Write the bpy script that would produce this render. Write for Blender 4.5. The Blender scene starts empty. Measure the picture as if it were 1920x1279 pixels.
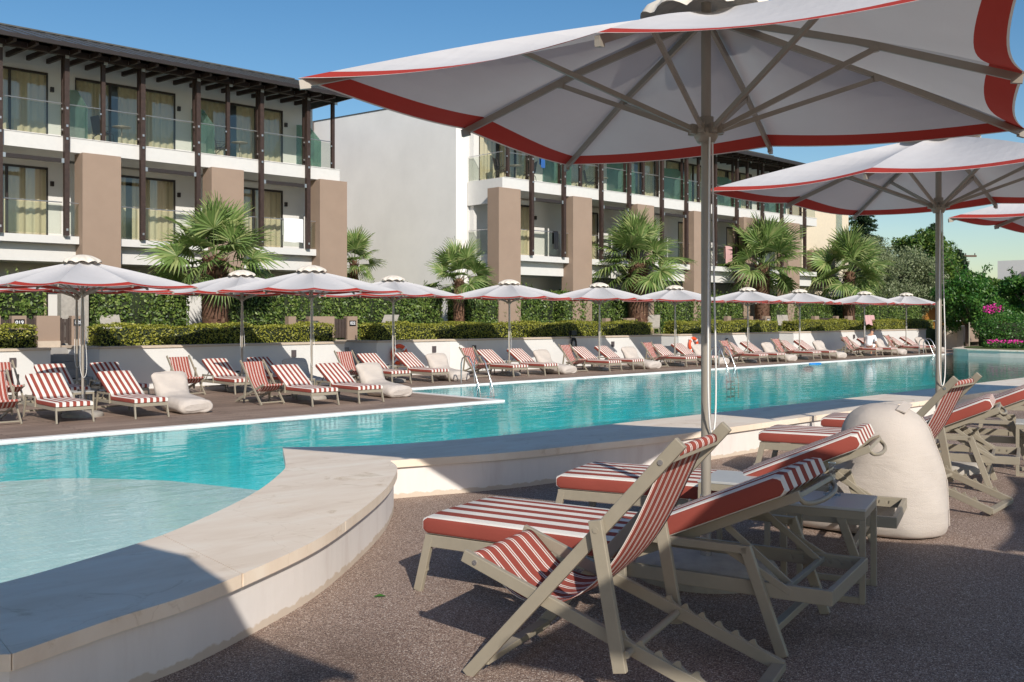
import bpy, bmesh, math, random
import numpy as np
from mathutils import Vector, Matrix, Quaternion
R = math.radians
sc = bpy.context.scene
col = sc.collection

# ------------------------------------------------------------------ camera, sky, sun, exposure
CAMZ = 1.37
cam_d = bpy.data.cameras.new('camera'); cam = bpy.data.objects.new('camera', cam_d); col.objects.link(cam)
cam.location = (0, 0, CAMZ); cam.rotation_euler = (R(90), 0, R(-43.9))
cam_d.lens = 35; cam_d.sensor_width = 36; cam_d.shift_y = -48.5/1920; cam_d.clip_start = .05; cam_d.clip_end = 2000
sc.camera = cam
SUN_EL = R(30); TRAV = R(64)
sun_dir = Vector((math.cos(TRAV)*math.cos(SUN_EL), math.sin(TRAV)*math.cos(SUN_EL), -math.sin(SUN_EL)))
w = bpy.data.worlds.new('World'); sc.world = w; w.use_nodes = True
nt = w.node_tree; bg = nt.nodes['Background']
sky = nt.nodes.new('ShaderNodeTexSky'); sky.sky_type = 'NISHITA'; sky.sun_disc = False
sky.sun_elevation = SUN_EL; sky.sun_rotation = math.atan2(-sun_dir.x, -sun_dir.y)
sky.air_density = 1.0; sky.dust_density = .5; sky.ozone_density = 1.3
hs = nt.nodes.new('ShaderNodeHueSaturation'); hs.inputs['Saturation'].default_value = 1.34; hs.inputs['Value'].default_value = 1.2
nt.links.new(sky.outputs[0], hs.inputs['Color']); nt.links.new(hs.outputs[0], bg.inputs[0]); bg.inputs[1].default_value = .088
sl = bpy.data.lights.new('sun', 'SUN'); sl.energy = 4.8; sl.angle = R(.5); sl.color = (1, .935, .84)
so = bpy.data.objects.new('sun', sl); col.objects.link(so); so.rotation_euler = sun_dir.to_track_quat('-Z', 'Y').to_euler()
so.location = (-10, -20, 30)
sc.view_settings.view_transform = 'Standard'; sc.view_settings.look = 'None'
sc.view_settings.exposure = 0; sc.view_settings.gamma = 1

random.seed(7); rng = np.random.default_rng(11)
DK = -.56      # far deck level
WL = -.578      # water level
LW = .52       # lawn level

# ------------------------------------------------------------------ materials
def newmat(name):
    m = bpy.data.materials.new(name); m.use_nodes = True
    return m, m.node_tree, m.node_tree.nodes['Principled BSDF']
def nd(t, typ, **kw):
    n = t.nodes.new(typ)
    for k, v in kw.items():
        if k in n.inputs: n.inputs[k].default_value = v
        else: setattr(n, k, v)
    return n
def ramp(t, src, stops, interp='LINEAR'):
    r = t.nodes.new('ShaderNodeValToRGB'); r.color_ramp.interpolation = interp
    e = r.color_ramp.elements
    while len(e) < len(stops): e.new(.5)
    for i, (p, c) in enumerate(stops): e[i].position = p; e[i].color = (*c, 1) if len(c) == 3 else c
    t.links.new(src, r.inputs[0]); return r
def mat(name, c, rough=.6, metal=0, var=.12, vscale=6, bump=0, bscale=60, spec=.5, coord='Object'):
    m, t, p = newmat(name)
    p.inputs['Roughness'].default_value = rough; p.inputs['Metallic'].default_value = metal
    p.inputs['Specular IOR Level'].default_value = spec
    tc = t.nodes.new('ShaderNodeTexCoord')
    if var:
        n = nd(t, 'ShaderNodeTexNoise', Scale=vscale, Detail=6, Roughness=.6); t.links.new(tc.outputs[coord], n.inputs['Vector'])
        a = tuple(max(0, x*(1-var)) for x in c); b = tuple(min(1, x*(1+var)) for x in c)
        r = ramp(t, n.outputs['Fac'], [(.3, a), (.7, b)]); t.links.new(r.outputs[0], p.inputs['Base Color'])
    else: p.inputs['Base Color'].default_value = (*c, 1)
    if bump:
        n2 = nd(t, 'ShaderNodeTexNoise', Scale=bscale, Detail=4); t.links.new(tc.outputs[coord], n2.inputs['Vector'])
        b_ = nd(t, 'ShaderNodeBump', Strength=bump, Distance=.01); t.links.new(n2.outputs['Fac'], b_.inputs['Height']); t.links.new(b_.outputs[0], p.inputs['Normal'])
    return m
def leafmat(name, c1, c2, c3, rough=.5, trans=.25):
    m, t, p = newmat(name)
    g = t.nodes.new('ShaderNodeNewGeometry')
    r = ramp(t, g.outputs['Random Per Island'], [(0, c1), (.55, c2), (1, c3)])
    t.links.new(r.outputs[0], p.inputs['Base Color']); p.inputs['Roughness'].default_value = rough
    tr = t.nodes.new('ShaderNodeBsdfTranslucent'); t.links.new(r.outputs[0], tr.inputs[0])
    mx = nd(t, 'ShaderNodeMixShader'); mx.inputs[0].default_value = trans
    o = t.nodes['Material Output']; t.links.new(p.outputs[0], mx.inputs[1]); t.links.new(tr.outputs[0], mx.inputs[2]); t.links.new(mx.outputs[0], o.inputs[0])
    return m
M = {}
M['white'] = mat('white_render', (.66, .65, .63), .85, var=.04, vscale=1.2, bump=.15, bscale=90)
M['white_trim'] = mat('white_paint', (.63, .62, .60), .7, var=.03)
M['end_render_lit'] = mat('end_wall_render_lit', (.80, .78, .75), .9, var=.06, vscale=.45, bump=.12, bscale=70)  # paler than the other white walls: extra sunlight put into the colour
M['tan'] = mat('tan_render', (.31, .225, .17), .85, var=.05, vscale=1.5, bump=.15, bscale=80)
M['tancap'] = mat('tan_stone_cap', (.52, .43, .34), .8, var=.08)
M['taupe'] = mat('taupe_metal', (.30, .262, .20), .42, 0, var=.05, vscale=14)
M['taupe_dark'] = mat('pole_metal', (.30, .265, .22), .4, .1, var=.04)
M['steel'] = mat('brushed_steel', (.6, .6, .6), .25, .9, var=.05)
M['darkwood'] = mat('dark_stained_wood', (.040, .022, .017), .6, var=.35, vscale=9)
M['darkframe'] = mat('dark_brown_frame', (.030, .022, .020), .4, var=.1)
M['metalroof'] = mat('grey_metal_roof', (.115, .11, .10), .38, .35, var=.12, vscale=2)
M['clad'] = mat('plum_grey_cladding', (.10, .082, .085), .5, .2, var=.1)
M['black'] = mat('black_plastic', (.015, .015, .017), .4, var=0)
M['rope'] = mat('white_rope', (.75, .74, .72), .8, var=.03)
M['concrete'] = mat('concrete', (.36, .33, .29), .85, var=.15, vscale=12, bump=.3)
M['cream'] = mat('cream_canvas', (.70, .63, .54), .9, var=.04, bump=.2, bscale=200)
M['bean'] = mat('beige_canvas', (.52, .462, .415), .9, var=.05, vscale=5, bump=.35, bscale=200)
def add_creases(m):
    t = m.node_tree; p = t.nodes['Principled BSDF']; tc = t.nodes.new('ShaderNodeTexCoord'); mp = t.nodes.new('ShaderNodeMapping'); mp.inputs['Scale'].default_value = (2.2, 2.2, 9)
    n = nd(t, 'ShaderNodeTexNoise', Scale=1.6, Detail=4, Roughness=.55, Distortion=1.2); t.links.new(tc.outputs['Object'], mp.inputs[0]); t.links.new(mp.outputs[0], n.inputs['Vector'])
    b = nd(t, 'ShaderNodeBump', Strength=.16, Distance=.04); t.links.new(n.outputs['Fac'], b.inputs['Height'])
    old = p.inputs['Normal'].links[0].from_node; t.links.new(b.outputs[0], old.inputs['Normal'])
add_creases(M['bean'])
M['orange'] = mat('orange_ring', (.75, .09, .025), .45, var=.05)
M['blue'] = mat('blue_foam', (.02, .22, .62), .5, var=.05)
M['bluefabric'] = mat('blue_fabric', (.02, .10, .32), .8, var=.1)
M['towel'] = mat('white_towel', (.82, .82, .84), .95, var=.03, bump=.4, bscale=120)
M['pinkt'] = mat('pink_cloth', (.55, .33, .33), .9, var=.05)
M['greystep'] = mat('grey_step', (.30, .285, .27), .8, var=.1)
M['rail'] = mat('silver_rail', (.55, .55, .55), .3, .8, var=.0)
M['tabletop'] = mat('grey_laminate', (.45, .45, .44), .35, var=.03)
M['skin'] = mat('skin', (.50, .27, .18), .55, var=.05)
M['hair'] = mat('dark_hair', (.035, .018, .010), .6, var=.2)
M['shirt'] = mat('white_shirt', (.80, .80, .82), .85, var=.02)
M['bark'] = mat('bark', (.12, .085, .06), .9, var=.4, vscale=20, bump=.6, bscale=40)
M['palmbark'] = leafmat('palm_boot', (.07, .032, .018), (.17, .085, .05), (.30, .19, .12), .8, 0)
M['cream_wall'] = mat('cream_render', (.66, .57, .44), .85, var=.04)
M['purple'] = mat('magenta_flower', (.62, .03, .28), .7, var=.3, vscale=30)
M['redtowel'] = mat('red_towel', (.6, .03, .03), .9, var=.1)
M['ochre'] = mat('ochre_wood', (.38, .17, .035), .6, var=.1)
M['green_hedge_lo'] = leafmat('hedge_leaf', (.15, .17, .02), (.30, .31, .04), (.46, .44, .08), .45, .3)
M['green_hedge_hi'] = leafmat('tall_hedge_leaf', (.05, .095, .02), (.11, .18, .032), (.25, .32, .08), .45, .25)
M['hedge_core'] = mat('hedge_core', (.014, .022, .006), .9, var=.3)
M['palm_leaf'] = leafmat('palm_leaf', (.12, .20, .05), (.20, .30, .085), (.38, .42, .17), .45, .3)
M['tree_leaf'] = leafmat('broad_leaf', (.03, .11, .018), (.06, .18, .03), (.15, .28, .05), .4, .35)
M['olive_leaf'] = leafmat('olive_leaf', (.10, .14, .06), (.19, .23, .11), (.32, .36, .2), .5, .2)
M['dark_leaf'] = leafmat('conifer_leaf', (.010, .03, .010), (.018, .05, .016), (.04, .08, .025), .6, .1)
M['fig_leaf'] = leafmat('yellow_green_leaf', (.04, .10, .015), (.08, .16, .02), (.16, .22, .04), .5, .3)
M['gardenfence'] = mat('brown_slats', (.060, .042, .035), .6, var=.2)

def fabric_stripes(name, width, n_or_period, kind):
    m, t, p = newmat(name)
    red = (.30, .070, .052, 1); wh = (.74, .70, .65, 1)
    p.inputs['Roughness'].default_value = .9; p.inputs['Specular IOR Level'].default_value = .15
    tc = t.nodes.new('ShaderNodeTexCoord'); sx = t.nodes.new('ShaderNodeSeparateXYZ'); t.links.new(tc.outputs['Object'], sx.inputs[0])
    mx = t.nodes.new('ShaderNodeMix'); mx.data_type = 'RGBA'
    mx.inputs[6].default_value = wh; mx.inputs[7].default_value = red
    if kind == 'cushion':
        ab = nd(t, 'ShaderNodeMath', operation='ABSOLUTE'); t.links.new(sx.outputs[0], ab.inputs[0])
        # centre stripe red; alternating outwards, outermost top stripe white, vertical side red
        st = width/ n_or_period
        ad = nd(t, 'ShaderNodeMath', operation='MULTIPLY_ADD'); t.links.new(ab.outputs[0], ad.inputs[0]); ad.inputs[1].default_value = 1/(2*st); ad.inputs[2].default_value = .25
        fr = nd(t, 'ShaderNodeMath', operation='FRACT'); t.links.new(ad.outputs[0], fr.inputs[0])
        lt = nd(t, 'ShaderNodeMath', operation='LESS_THAN'); t.links.new(fr.outputs[0], lt.inputs[0]); lt.inputs[1].default_value = .5
        gt = nd(t, 'ShaderNodeMath', operation='GREATER_THAN'); t.links.new(ab.outputs[0], gt.inputs[0]); gt.inputs[1].default_value = width/2-.006
        mm = nd(t, 'ShaderNodeMath', operation='MAXIMUM'); t.links.new(lt.outputs[0], mm.inputs[0]); t.links.new(gt.outputs[0], mm.inputs[1])
        fac = mm.outputs[0]
    else:
        ad = nd(t, 'ShaderNodeMath', operation='MULTIPLY_ADD'); t.links.new(sx.outputs[0], ad.inputs[0]); ad.inputs[1].default_value = 1/n_or_period; ad.inputs[2].default_value = 20.1
        fr = nd(t, 'ShaderNodeMath', operation='FRACT'); t.links.new(ad.outputs[0], fr.inputs[0])
        r = ramp(t, fr.outputs[0], [(0, (1, 1, 1)), (.13, (0, 0, 0)), (.235, (1, 1, 1)), (.345, (0, 0, 0)), (.45, (1, 1, 1))], 'CONSTANT')
        fac = r.outputs[0]
    t.links.new(fac, mx.inputs[0])
    n = nd(t, 'ShaderNodeTexNoise', Scale=5, Detail=8); n2 = nd(t, 'ShaderNodeTexWave', Scale=160, Distortion=1.5); n2.bands_direction = 'Y'
    t.links.new(tc.outputs['Object'], n.inputs['Vector']); t.links.new(tc.outputs['Object'], n2.inputs['Vector'])
    hv = nd(t, 'ShaderNodeHueSaturation'); mp = nd(t, 'ShaderNodeMapRange'); mp.inputs[3].default_value = .86; mp.inputs[4].default_value = 1.12
    t.links.new(n.outputs['Fac'], mp.inputs[0]); t.links.new(mp.outputs[0], hv.inputs['Value']); t.links.new(mx.outputs[2], hv.inputs['Color'])
    t.links.new(hv.outputs[0], p.inputs['Base Color'])
    b = nd(t, 'ShaderNodeBump', Strength=.25, Distance=.003); t.links.new(n2.outputs['Fac'], b.inputs['Height']); t.links.new(b.outputs[0], p.inputs['Normal'])
    return m
M['cushion'] = fabric_stripes('red_white_cushion', .66, 11, 'cushion')
M['sling'] = fabric_stripes('red_white_sling', .5, .072, 'sling')

def canopy_mat(name, c, tr):
    m, t, p = newmat(name); p.inputs['Roughness'].default_value = .85; p.inputs['Specular IOR Level'].default_value = .2
    tc = t.nodes.new('ShaderNodeTexCoord'); n = nd(t, 'ShaderNodeTexNoise', Scale=1.8, Detail=5)
    t.links.new(tc.outputs['Object'], n.inputs['Vector'])
    r = ramp(t, n.outputs['Fac'], [(.3, tuple(x*.95 for x in c)), (.7, tuple(min(1, x*1.04) for x in c))])
    t.links.new(r.outputs[0], p.inputs['Base Color'])
    mp = t.nodes.new('ShaderNodeMapping'); mp.inputs['Scale'].default_value = (2, 9, 2); mp.inputs['Rotation'].default_value = (0, 0, .5)
    n3 = nd(t, 'ShaderNodeTexNoise', Scale=1.5, Detail=3); t.links.new(tc.outputs['Object'], mp.inputs[0]); t.links.new(mp.outputs[0], n3.inputs['Vector'])
    b = nd(t, 'ShaderNodeBump', Strength=.16, Distance=.03); t.links.new(n3.outputs['Fac'], b.inputs['Height']); t.links.new(b.outputs[0], p.inputs['Normal'])
    tl = t.nodes.new('ShaderNodeBsdfTranslucent'); t.links.new(r.outputs[0], tl.inputs[0])
    mx = nd(t, 'ShaderNodeMixShader'); mx.inputs[0].default_value = tr; o = t.nodes['Material Output']
    t.links.new(p.outputs[0], mx.inputs[1]); t.links.new(tl.outputs[0], mx.inputs[2]); t.links.new(mx.outputs[0], o.inputs[0])
    return m
M['canopy'] = canopy_mat('canopy_fabric', (.64, .62, .62), .17)
M['canopy_red'] = canopy_mat('canopy_red_border', (.42, .045, .032), .10)
M['canopy_edge'] = canopy_mat('canopy_piping', (.66, .60, .55), .1)

def glassmat(name, tint, refl=1.0, base=.0, milk=None):
    m, t, p = newmat(name); t.nodes.remove(p); o = t.nodes['Material Output']
    tr = t.nodes.new('ShaderNodeBsdfTransparent'); tr.inputs[0].default_value = (*tint, 1)
    gl = t.nodes.new('ShaderNodeBsdfGlossy'); gl.inputs['Roughness'].default_value = .02
    lw = nd(t, 'ShaderNodeLayerWeight'); lw.inputs[0].default_value = .5; fr = nd(t, 'ShaderNodeMath', operation='POWER'); fr.inputs[1].default_value = 4; t.links.new(lw.outputs['Facing'], fr.inputs[0]); ml = nd(t, 'ShaderNodeMath', operation='MULTIPLY_ADD'); ml.inputs[1].default_value = refl; ml.inputs[2].default_value = base+.04; ml.use_clamp = True
    t.links.new(fr.outputs[0], ml.inputs[0])
    src = tr
    if milk:
        df = t.nodes.new('ShaderNodeBsdfDiffuse'); df.inputs[0].default_value = (*milk, 1)
        m2 = t.nodes.new('ShaderNodeMixShader'); m2.inputs[0].default_value = .45
        t.links.new(tr.outputs[0], m2.inputs[1]); t.links.new(df.outputs[0], m2.inputs[2]); src = m2
    mx = t.nodes.new('ShaderNodeMixShader'); t.links.new(ml.outputs[0], mx.inputs[0]); t.links.new(src.outputs[0], mx.inputs[1]); t.links.new(gl.outputs[0], mx.inputs[2])
    t.links.new(mx.outputs[0], o.inputs[0]); return m
M['pane'] = glassmat('window_glass', (.88, .91, .88), 1.6, .10)
M['railglass'] = glassmat('balustrade_glass', (.88, .90, .86), .9, .0)
M['frost'] = glassmat('frosted_green_glass', (.55, .78, .68), 1.0, .02, (.25, .42, .36))
M['clear'] = glassmat('clear_plastic', (.85, .9, .95), 1.5, .03)

def curtain_mat():
    m, t, p = newmat('curtain'); p.inputs['Base Color'].default_value = (.66, .56, .40, 1); p.inputs['Roughness'].default_value = .9
    return m
M['curtain'] = curtain_mat()
def water_mat():
    m, t, p = newmat('pool_water'); t.nodes.remove(p); o = t.nodes['Material Output']
    tc = t.nodes.new('ShaderNodeTexCoord')
    mp = t.nodes.new('ShaderNodeMapping'); mp.inputs['Rotation'].default_value = (0, 0, R(43.9)); mp.inputs['Scale'].default_value = (.7, 1.5, 1)
    t.links.new(tc.outputs['Object'], mp.inputs[0])
    n1 = nd(t, 'ShaderNodeTexNoise', Scale=1.7, Detail=2, Roughness=.5, Distortion=.4)
    n2 = nd(t, 'ShaderNodeTexNoise', Scale=7, Detail=3, Roughness=.5, Distortion=.6)
    t.links.new(mp.outputs[0], n1.inputs['Vector']); t.links.new(mp.outputs[0], n2.inputs['Vector'])
    a = nd(t, 'ShaderNodeMath', operation='MULTIPLY_ADD'); t.links.new(n2.outputs['Fac'], a.inputs[0]); a.inputs[1].default_value = .22; t.links.new(n1.outputs['Fac'], a.inputs[2])
    b = nd(t, 'ShaderNodeBump', Strength=.5, Distance=.019); t.links.new(a.outputs[0], b.inputs['Height'])
    gl = t.nodes.new('ShaderNodeBsdfGlossy'); gl.inputs['Roughness'].default_value = .0; t.links.new(b.outputs[0], gl.inputs['Normal'])
    tr = t.nodes.new('ShaderNodeBsdfTransparent'); tr.inputs[0].default_value = (.88, .98, .985, 1)
    lw = nd(t, 'ShaderNodeLayerWeight'); lw.inputs[0].default_value = .5; t.links.new(b.outputs[0], lw.inputs['Normal'])
    pw = nd(t, 'ShaderNodeMath', operation='POWER'); pw.inputs[1].default_value = 5; t.links.new(lw.outputs['Facing'], pw.inputs[0])
    fr = nd(t, 'ShaderNodeMath', operation='MULTIPLY_ADD'); fr.inputs[1].default_value = .95; fr.inputs[2].default_value = .02; fr.use_clamp = True; t.links.new(pw.outputs[0], fr.inputs[0])
    mx = t.nodes.new('ShaderNodeMixShader'); t.links.new(fr.outputs[0], mx.inputs[0]); t.links.new(tr.outputs[0], mx.inputs[1]); t.links.new(gl.outputs[0], mx.inputs[2])
    t.links.new(mx.outputs[0], o.inputs[0]); return m
M['water'] = water_mat()
def tile_mat(name, c, var=.12):
    m, t, p = newmat(name); tc = t.nodes.new('ShaderNodeTexCoord')
    n = nd(t, 'ShaderNodeTexNoise', Scale=.9, Detail=4, Distortion=.8); t.links.new(tc.outputs['Object'], n.inputs['Vector'])
    br = nd(t, 'ShaderNodeTexBrick', Scale=9); br.offset = 0; br.inputs['Color1'].default_value = (1, 1, 1, 1); br.inputs['Color2'].default_value = (.9, .93, .93, 1); br.inputs['Mortar'].default_value = (.8, .84, .84, 1); br.inputs['Mortar Size'].default_value = .02
    br.inputs['Brick Width'].default_value = .5; br.inputs['Row Height'].default_value = .5
    t.links.new(tc.outputs['Object'], br.inputs['Vector'])
    r = ramp(t, n.outputs['Fac'], [(.3, tuple(x*(1-var) for x in c)), (.7, tuple(min(1, x*(1+var)) for x in c))])
    mx = t.nodes.new('ShaderNodeMix'); mx.data_type = 'RGBA'; mx.blend_type = 'MULTIPLY'; mx.inputs[0].default_value = 1
    t.links.new(r.outputs[0], mx.inputs[6]); t.links.new(br.outputs[0], mx.inputs[7]); t.links.new(mx.outputs[2], p.inputs['Base Color'])
    p.inputs['Roughness'].default_value = .6; return m
M['pooltile'] = tile_mat('pool_tile_turquoise', (.025, .52, .57))
M['poolpale'] = tile_mat('pool_tile_pale', (.80, .97, .90), .05)
def agg_mat():
    m, t, p = newmat('exposed_aggregate'); tc = t.nodes.new('ShaderNodeTexCoord')
    v = nd(t, 'ShaderNodeTexVoronoi', Scale=230); t.links.new(tc.outputs['Object'], v.inputs['Vector'])
    n = nd(t, 'ShaderNodeTexNoise', Scale=1.1, Detail=5); t.links.new(tc.outputs['Object'], n.inputs['Vector'])
    n2 = nd(t, 'ShaderNodeTexNoise', Scale=60, Detail=3); t.links.new(tc.outputs['Object'], n2.inputs['Vector'])
    sp = t.nodes.new('ShaderNodeSeparateColor'); t.links.new(v.outputs['Color'], sp.inputs[0])
    r = ramp(t, sp.outputs[0], [(0, (.10, .062, .048)), (.35, (.24, .160, .125)), (.65, (.35, .245, .19)), (.90, (.54, .42, .34)), (1, (.85, .75, .66))])
    r2 = ramp(t, n.outputs['Fac'], [(.30, (.66, .62, .58)), (.45, (.95, .94, .93)), (.7, (1.0, 1.0, 1.0))])
    mx = t.nodes.new('ShaderNodeMix'); mx.data_type = 'RGBA'; mx.blend_type = 'MULTIPLY'; mx.inputs[0].default_value = 1
    t.links.new(r.outputs[0], mx.inputs[6]); t.links.new(r2.outputs[0], mx.inputs[7]); t.links.new(mx.outputs[2], p.inputs['Base Color'])
    p.inputs['Roughness'].default_value = .75
    b = nd(t, 'ShaderNodeBump', Strength=.7, Distance=.006); t.links.new(v.outputs['Distance'], b.inputs['Height']); b.invert = True
    b2 = nd(t, 'ShaderNodeBump', Strength=.4, Distance=.004); t.links.new(n2.outputs['Fac'], b2.inputs['Height']); t.links.new(b.outputs[0], b2.inputs['Normal']); t.links.new(b2.outputs[0], p.inputs['Normal'])
    return m
M['agg'] = agg_mat()
def deck_mat():
    m, t, p = newmat('deck_planks'); tc = t.nodes.new('ShaderNodeTexCoord')
    br = nd(t, 'ShaderNodeTexBrick', Scale=1); br.offset = .37
    for k, c in (('Color1', (.285, .198, .150, 1)), ('Color2', (.40, .29, .222, 1)), ('Mortar', (.03, .02, .016, 1))): br.inputs[k].default_value = c
    br.inputs['Mortar Size'].default_value = .006; br.inputs['Brick Width'].default_value = 3.2; br.inputs['Row Height'].default_value = .125
    t.links.new(tc.outputs['Object'], br.inputs['Vector'])
    mp = t.nodes.new('ShaderNodeMapping'); mp.inputs['Scale'].default_value = (.7, 30, 1); t.links.new(tc.outputs['Object'], mp.inputs[0])
    n = nd(t, 'ShaderNodeTexNoise', Scale=2, Detail=6); t.links.new(mp.outputs[0], n.inputs['Vector'])
    n4 = nd(t, 'ShaderNodeTexNoise', Scale=.8, Detail=4); t.links.new(tc.outputs['Object'], n4.inputs['Vector'])
    r = ramp(t, n.outputs['Fac'], [(.3, (.72, .72, .74)), (.7, (1.1, 1.1, 1.1))]); r4 = ramp(t, n4.outputs['Fac'], [(.35, (.8, .8, .8)), (.65, (1.08, 1.08, 1.08))])
    mx = t.nodes.new('ShaderNodeMix'); mx.data_type = 'RGBA'; mx.blend_type = 'MULTIPLY'; mx.inputs[0].default_value = 1
    mx2 = t.nodes.new('ShaderNodeMix'); mx2.data_type = 'RGBA'; mx2.blend_type = 'MULTIPLY'; mx2.inputs[0].default_value = 1
    t.links.new(br.outputs[0], mx.inputs[6]); t.links.new(r.outputs[0], mx.inputs[7]); t.links.new(mx.outputs[2], mx2.inputs[6]); t.links.new(r4.outputs[0], mx2.inputs[7])
    t.links.new(mx2.outputs[2], p.inputs['Base Color']); p.inputs['Roughness'].default_value = .7
    b = nd(t, 'ShaderNodeBump', Strength=.6, Distance=.01); t.links.new(br.outputs['Fac'], b.inputs['Height']); b.invert = True; t.links.new(b.outputs[0], p.inputs['Normal'])
    return m
M['deck'] = deck_mat()
def stone_mat():
    m, t, p = newmat('limestone_coping'); tc = t.nodes.new('ShaderNodeTexCoord')
    mp = t.nodes.new('ShaderNodeMapping'); mp.inputs['Rotation'].default_value = (0, 0, R(43.9)); mp.inputs['Scale'].default_value = (1.0, 3.5, 1); t.links.new(tc.outputs['Object'], mp.inputs[0])
    n = nd(t, 'ShaderNodeTexNoise', Scale=1.6, Detail=8, Roughness=.62, Distortion=.5); t.links.new(mp.outputs[0], n.inputs['Vector'])
    n2 = nd(t, 'ShaderNodeTexNoise', Scale=3.3, Detail=9, Roughness=.7, Distortion=1.2); t.links.new(tc.outputs['Object'], n2.inputs['Vector'])
    r = ramp(t, n.outputs['Fac'], [(.28, (.74, .60, .46)), (.5, (.83, .70, .56)), (.72, (.88, .78, .65))])
    r2 = ramp(t, n2.outputs['Fac'], [(.30, (.74, .68, .58)), (.42, (1, 1, 1)), (.7, (1, 1, 1))])
    v = nd(t, 'ShaderNodeTexVoronoi', Scale=1.1); v.feature = 'DISTANCE_TO_EDGE'
    nm = nd(t, 'ShaderNodeTexNoise', Scale=2.5, Detail=6); t.links.new(tc.outputs['Object'], nm.inputs['Vector'])
    ad = t.nodes.new('ShaderNodeMix'); ad.data_type = 'RGBA'; ad.inputs[0].default_value = .35; t.links.new(tc.outputs['Object'], ad.inputs[6]); t.links.new(nm.outputs['Color'], ad.inputs[7]); t.links.new(ad.outputs[2], v.inputs['Vector'])
    r3 = ramp(t, v.outputs['Distance'], [(0, (.86, .83, .79)), (.0025, (1, 1, 1)), (1, (1, 1, 1))])
    mx = t.nodes.new('ShaderNodeMix'); mx.data_type = 'RGBA'; mx.blend_type = 'MULTIPLY'; mx.inputs[0].default_value = 1
    mx2 = t.nodes.new('ShaderNodeMix'); mx2.data_type = 'RGBA'; mx2.blend_type = 'MULTIPLY'; mx2.inputs[0].default_value = .8
    t.links.new(r.outputs[0], mx.inputs[6]); t.links.new(r2.outputs[0], mx.inputs[7]); t.links.new(mx.outputs[2], mx2.inputs[6]); t.links.new(r3.outputs[0], mx2.inputs[7])
    t.links.new(mx2.outputs[2], p.inputs['Base Color']); p.inputs['Roughness'].default_value = .55
    b = nd(t, 'ShaderNodeBump', Strength=.25, Distance=.006); t.links.new(n2.outputs['Fac'], b.inputs['Height']); t.links.new(b.outputs[0], p.inputs['Normal'])
    return m
M['stone'] = stone_mat()
def nearwall_mat():
    m, t, p = newmat('near_wall_plaster'); tc = t.nodes.new('ShaderNodeTexCoord')
    mp = t.nodes.new('ShaderNodeMapping'); mp.inputs['Scale'].default_value = (3, 3, .5); t.links.new(tc.outputs['Object'], mp.inputs[0])
    n = nd(t, 'ShaderNodeTexNoise', Scale=2.2, Detail=8, Roughness=.65); t.links.new(mp.outputs[0], n.inputs['Vector'])
    n2 = nd(t, 'ShaderNodeTexNoise', Scale=14, Detail=6); t.links.new(tc.outputs['Object'], n2.inputs['Vector'])
    r = ramp(t, n.outputs['Fac'], [(.25, (.64, .57, .53)), (.45, (.72, .67, .63)), (.7, (.76, .71, .67))])
    sp = t.nodes.new('ShaderNodeSeparateXYZ'); t.links.new(tc.outputs['Object'], sp.inputs[0])
    ad = nd(t, 'ShaderNodeMath', operation='MULTIPLY_ADD'); t.links.new(n2.outputs['Fac'], ad.inputs[0]); ad.inputs[1].default_value = -.06; t.links.new(sp.outputs[2], ad.inputs[2])
    r2 = ramp(t, ad.outputs[0], [(0, (.80, .72, .62)), (.006, (1, 1, 1)), (1, (1, 1, 1))])
    mx = t.nodes.new('ShaderNodeMix'); mx.data_type = 'RGBA'; mx.blend_type = 'MULTIPLY'; mx.inputs[0].default_value = 1
    t.links.new(r.outputs[0], mx.inputs[6]); t.links.new(r2.outputs[0], mx.inputs[7]); t.links.new(mx.outputs[2], p.inputs['Base Color'])
    p.inputs['Roughness'].default_value = .85
    b = nd(t, 'ShaderNodeBump', Strength=.3, Distance=.006); t.links.new(n2.outputs['Fac'], b.inputs['Height']); t.links.new(b.outputs[0], p.inputs['Normal'])
    return m
M['nearwall'] = nearwall_mat()
M['grass'] = mat('lawn_grass', (.075, .10, .02), .9, var=.5, vscale=14, bump=.8, bscale=60)
M['earth'] = mat('far_ground', (.20, .17, .12), .9, var=.3, vscale=.5)
M['edge'] = mat('pool_edge_stone', (.62, .55, .49), .6, var=.08, vscale=2)
M['white_grate'] = mat('white_overflow_grate', (.80, .79, .77), .5, var=.02)

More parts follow.
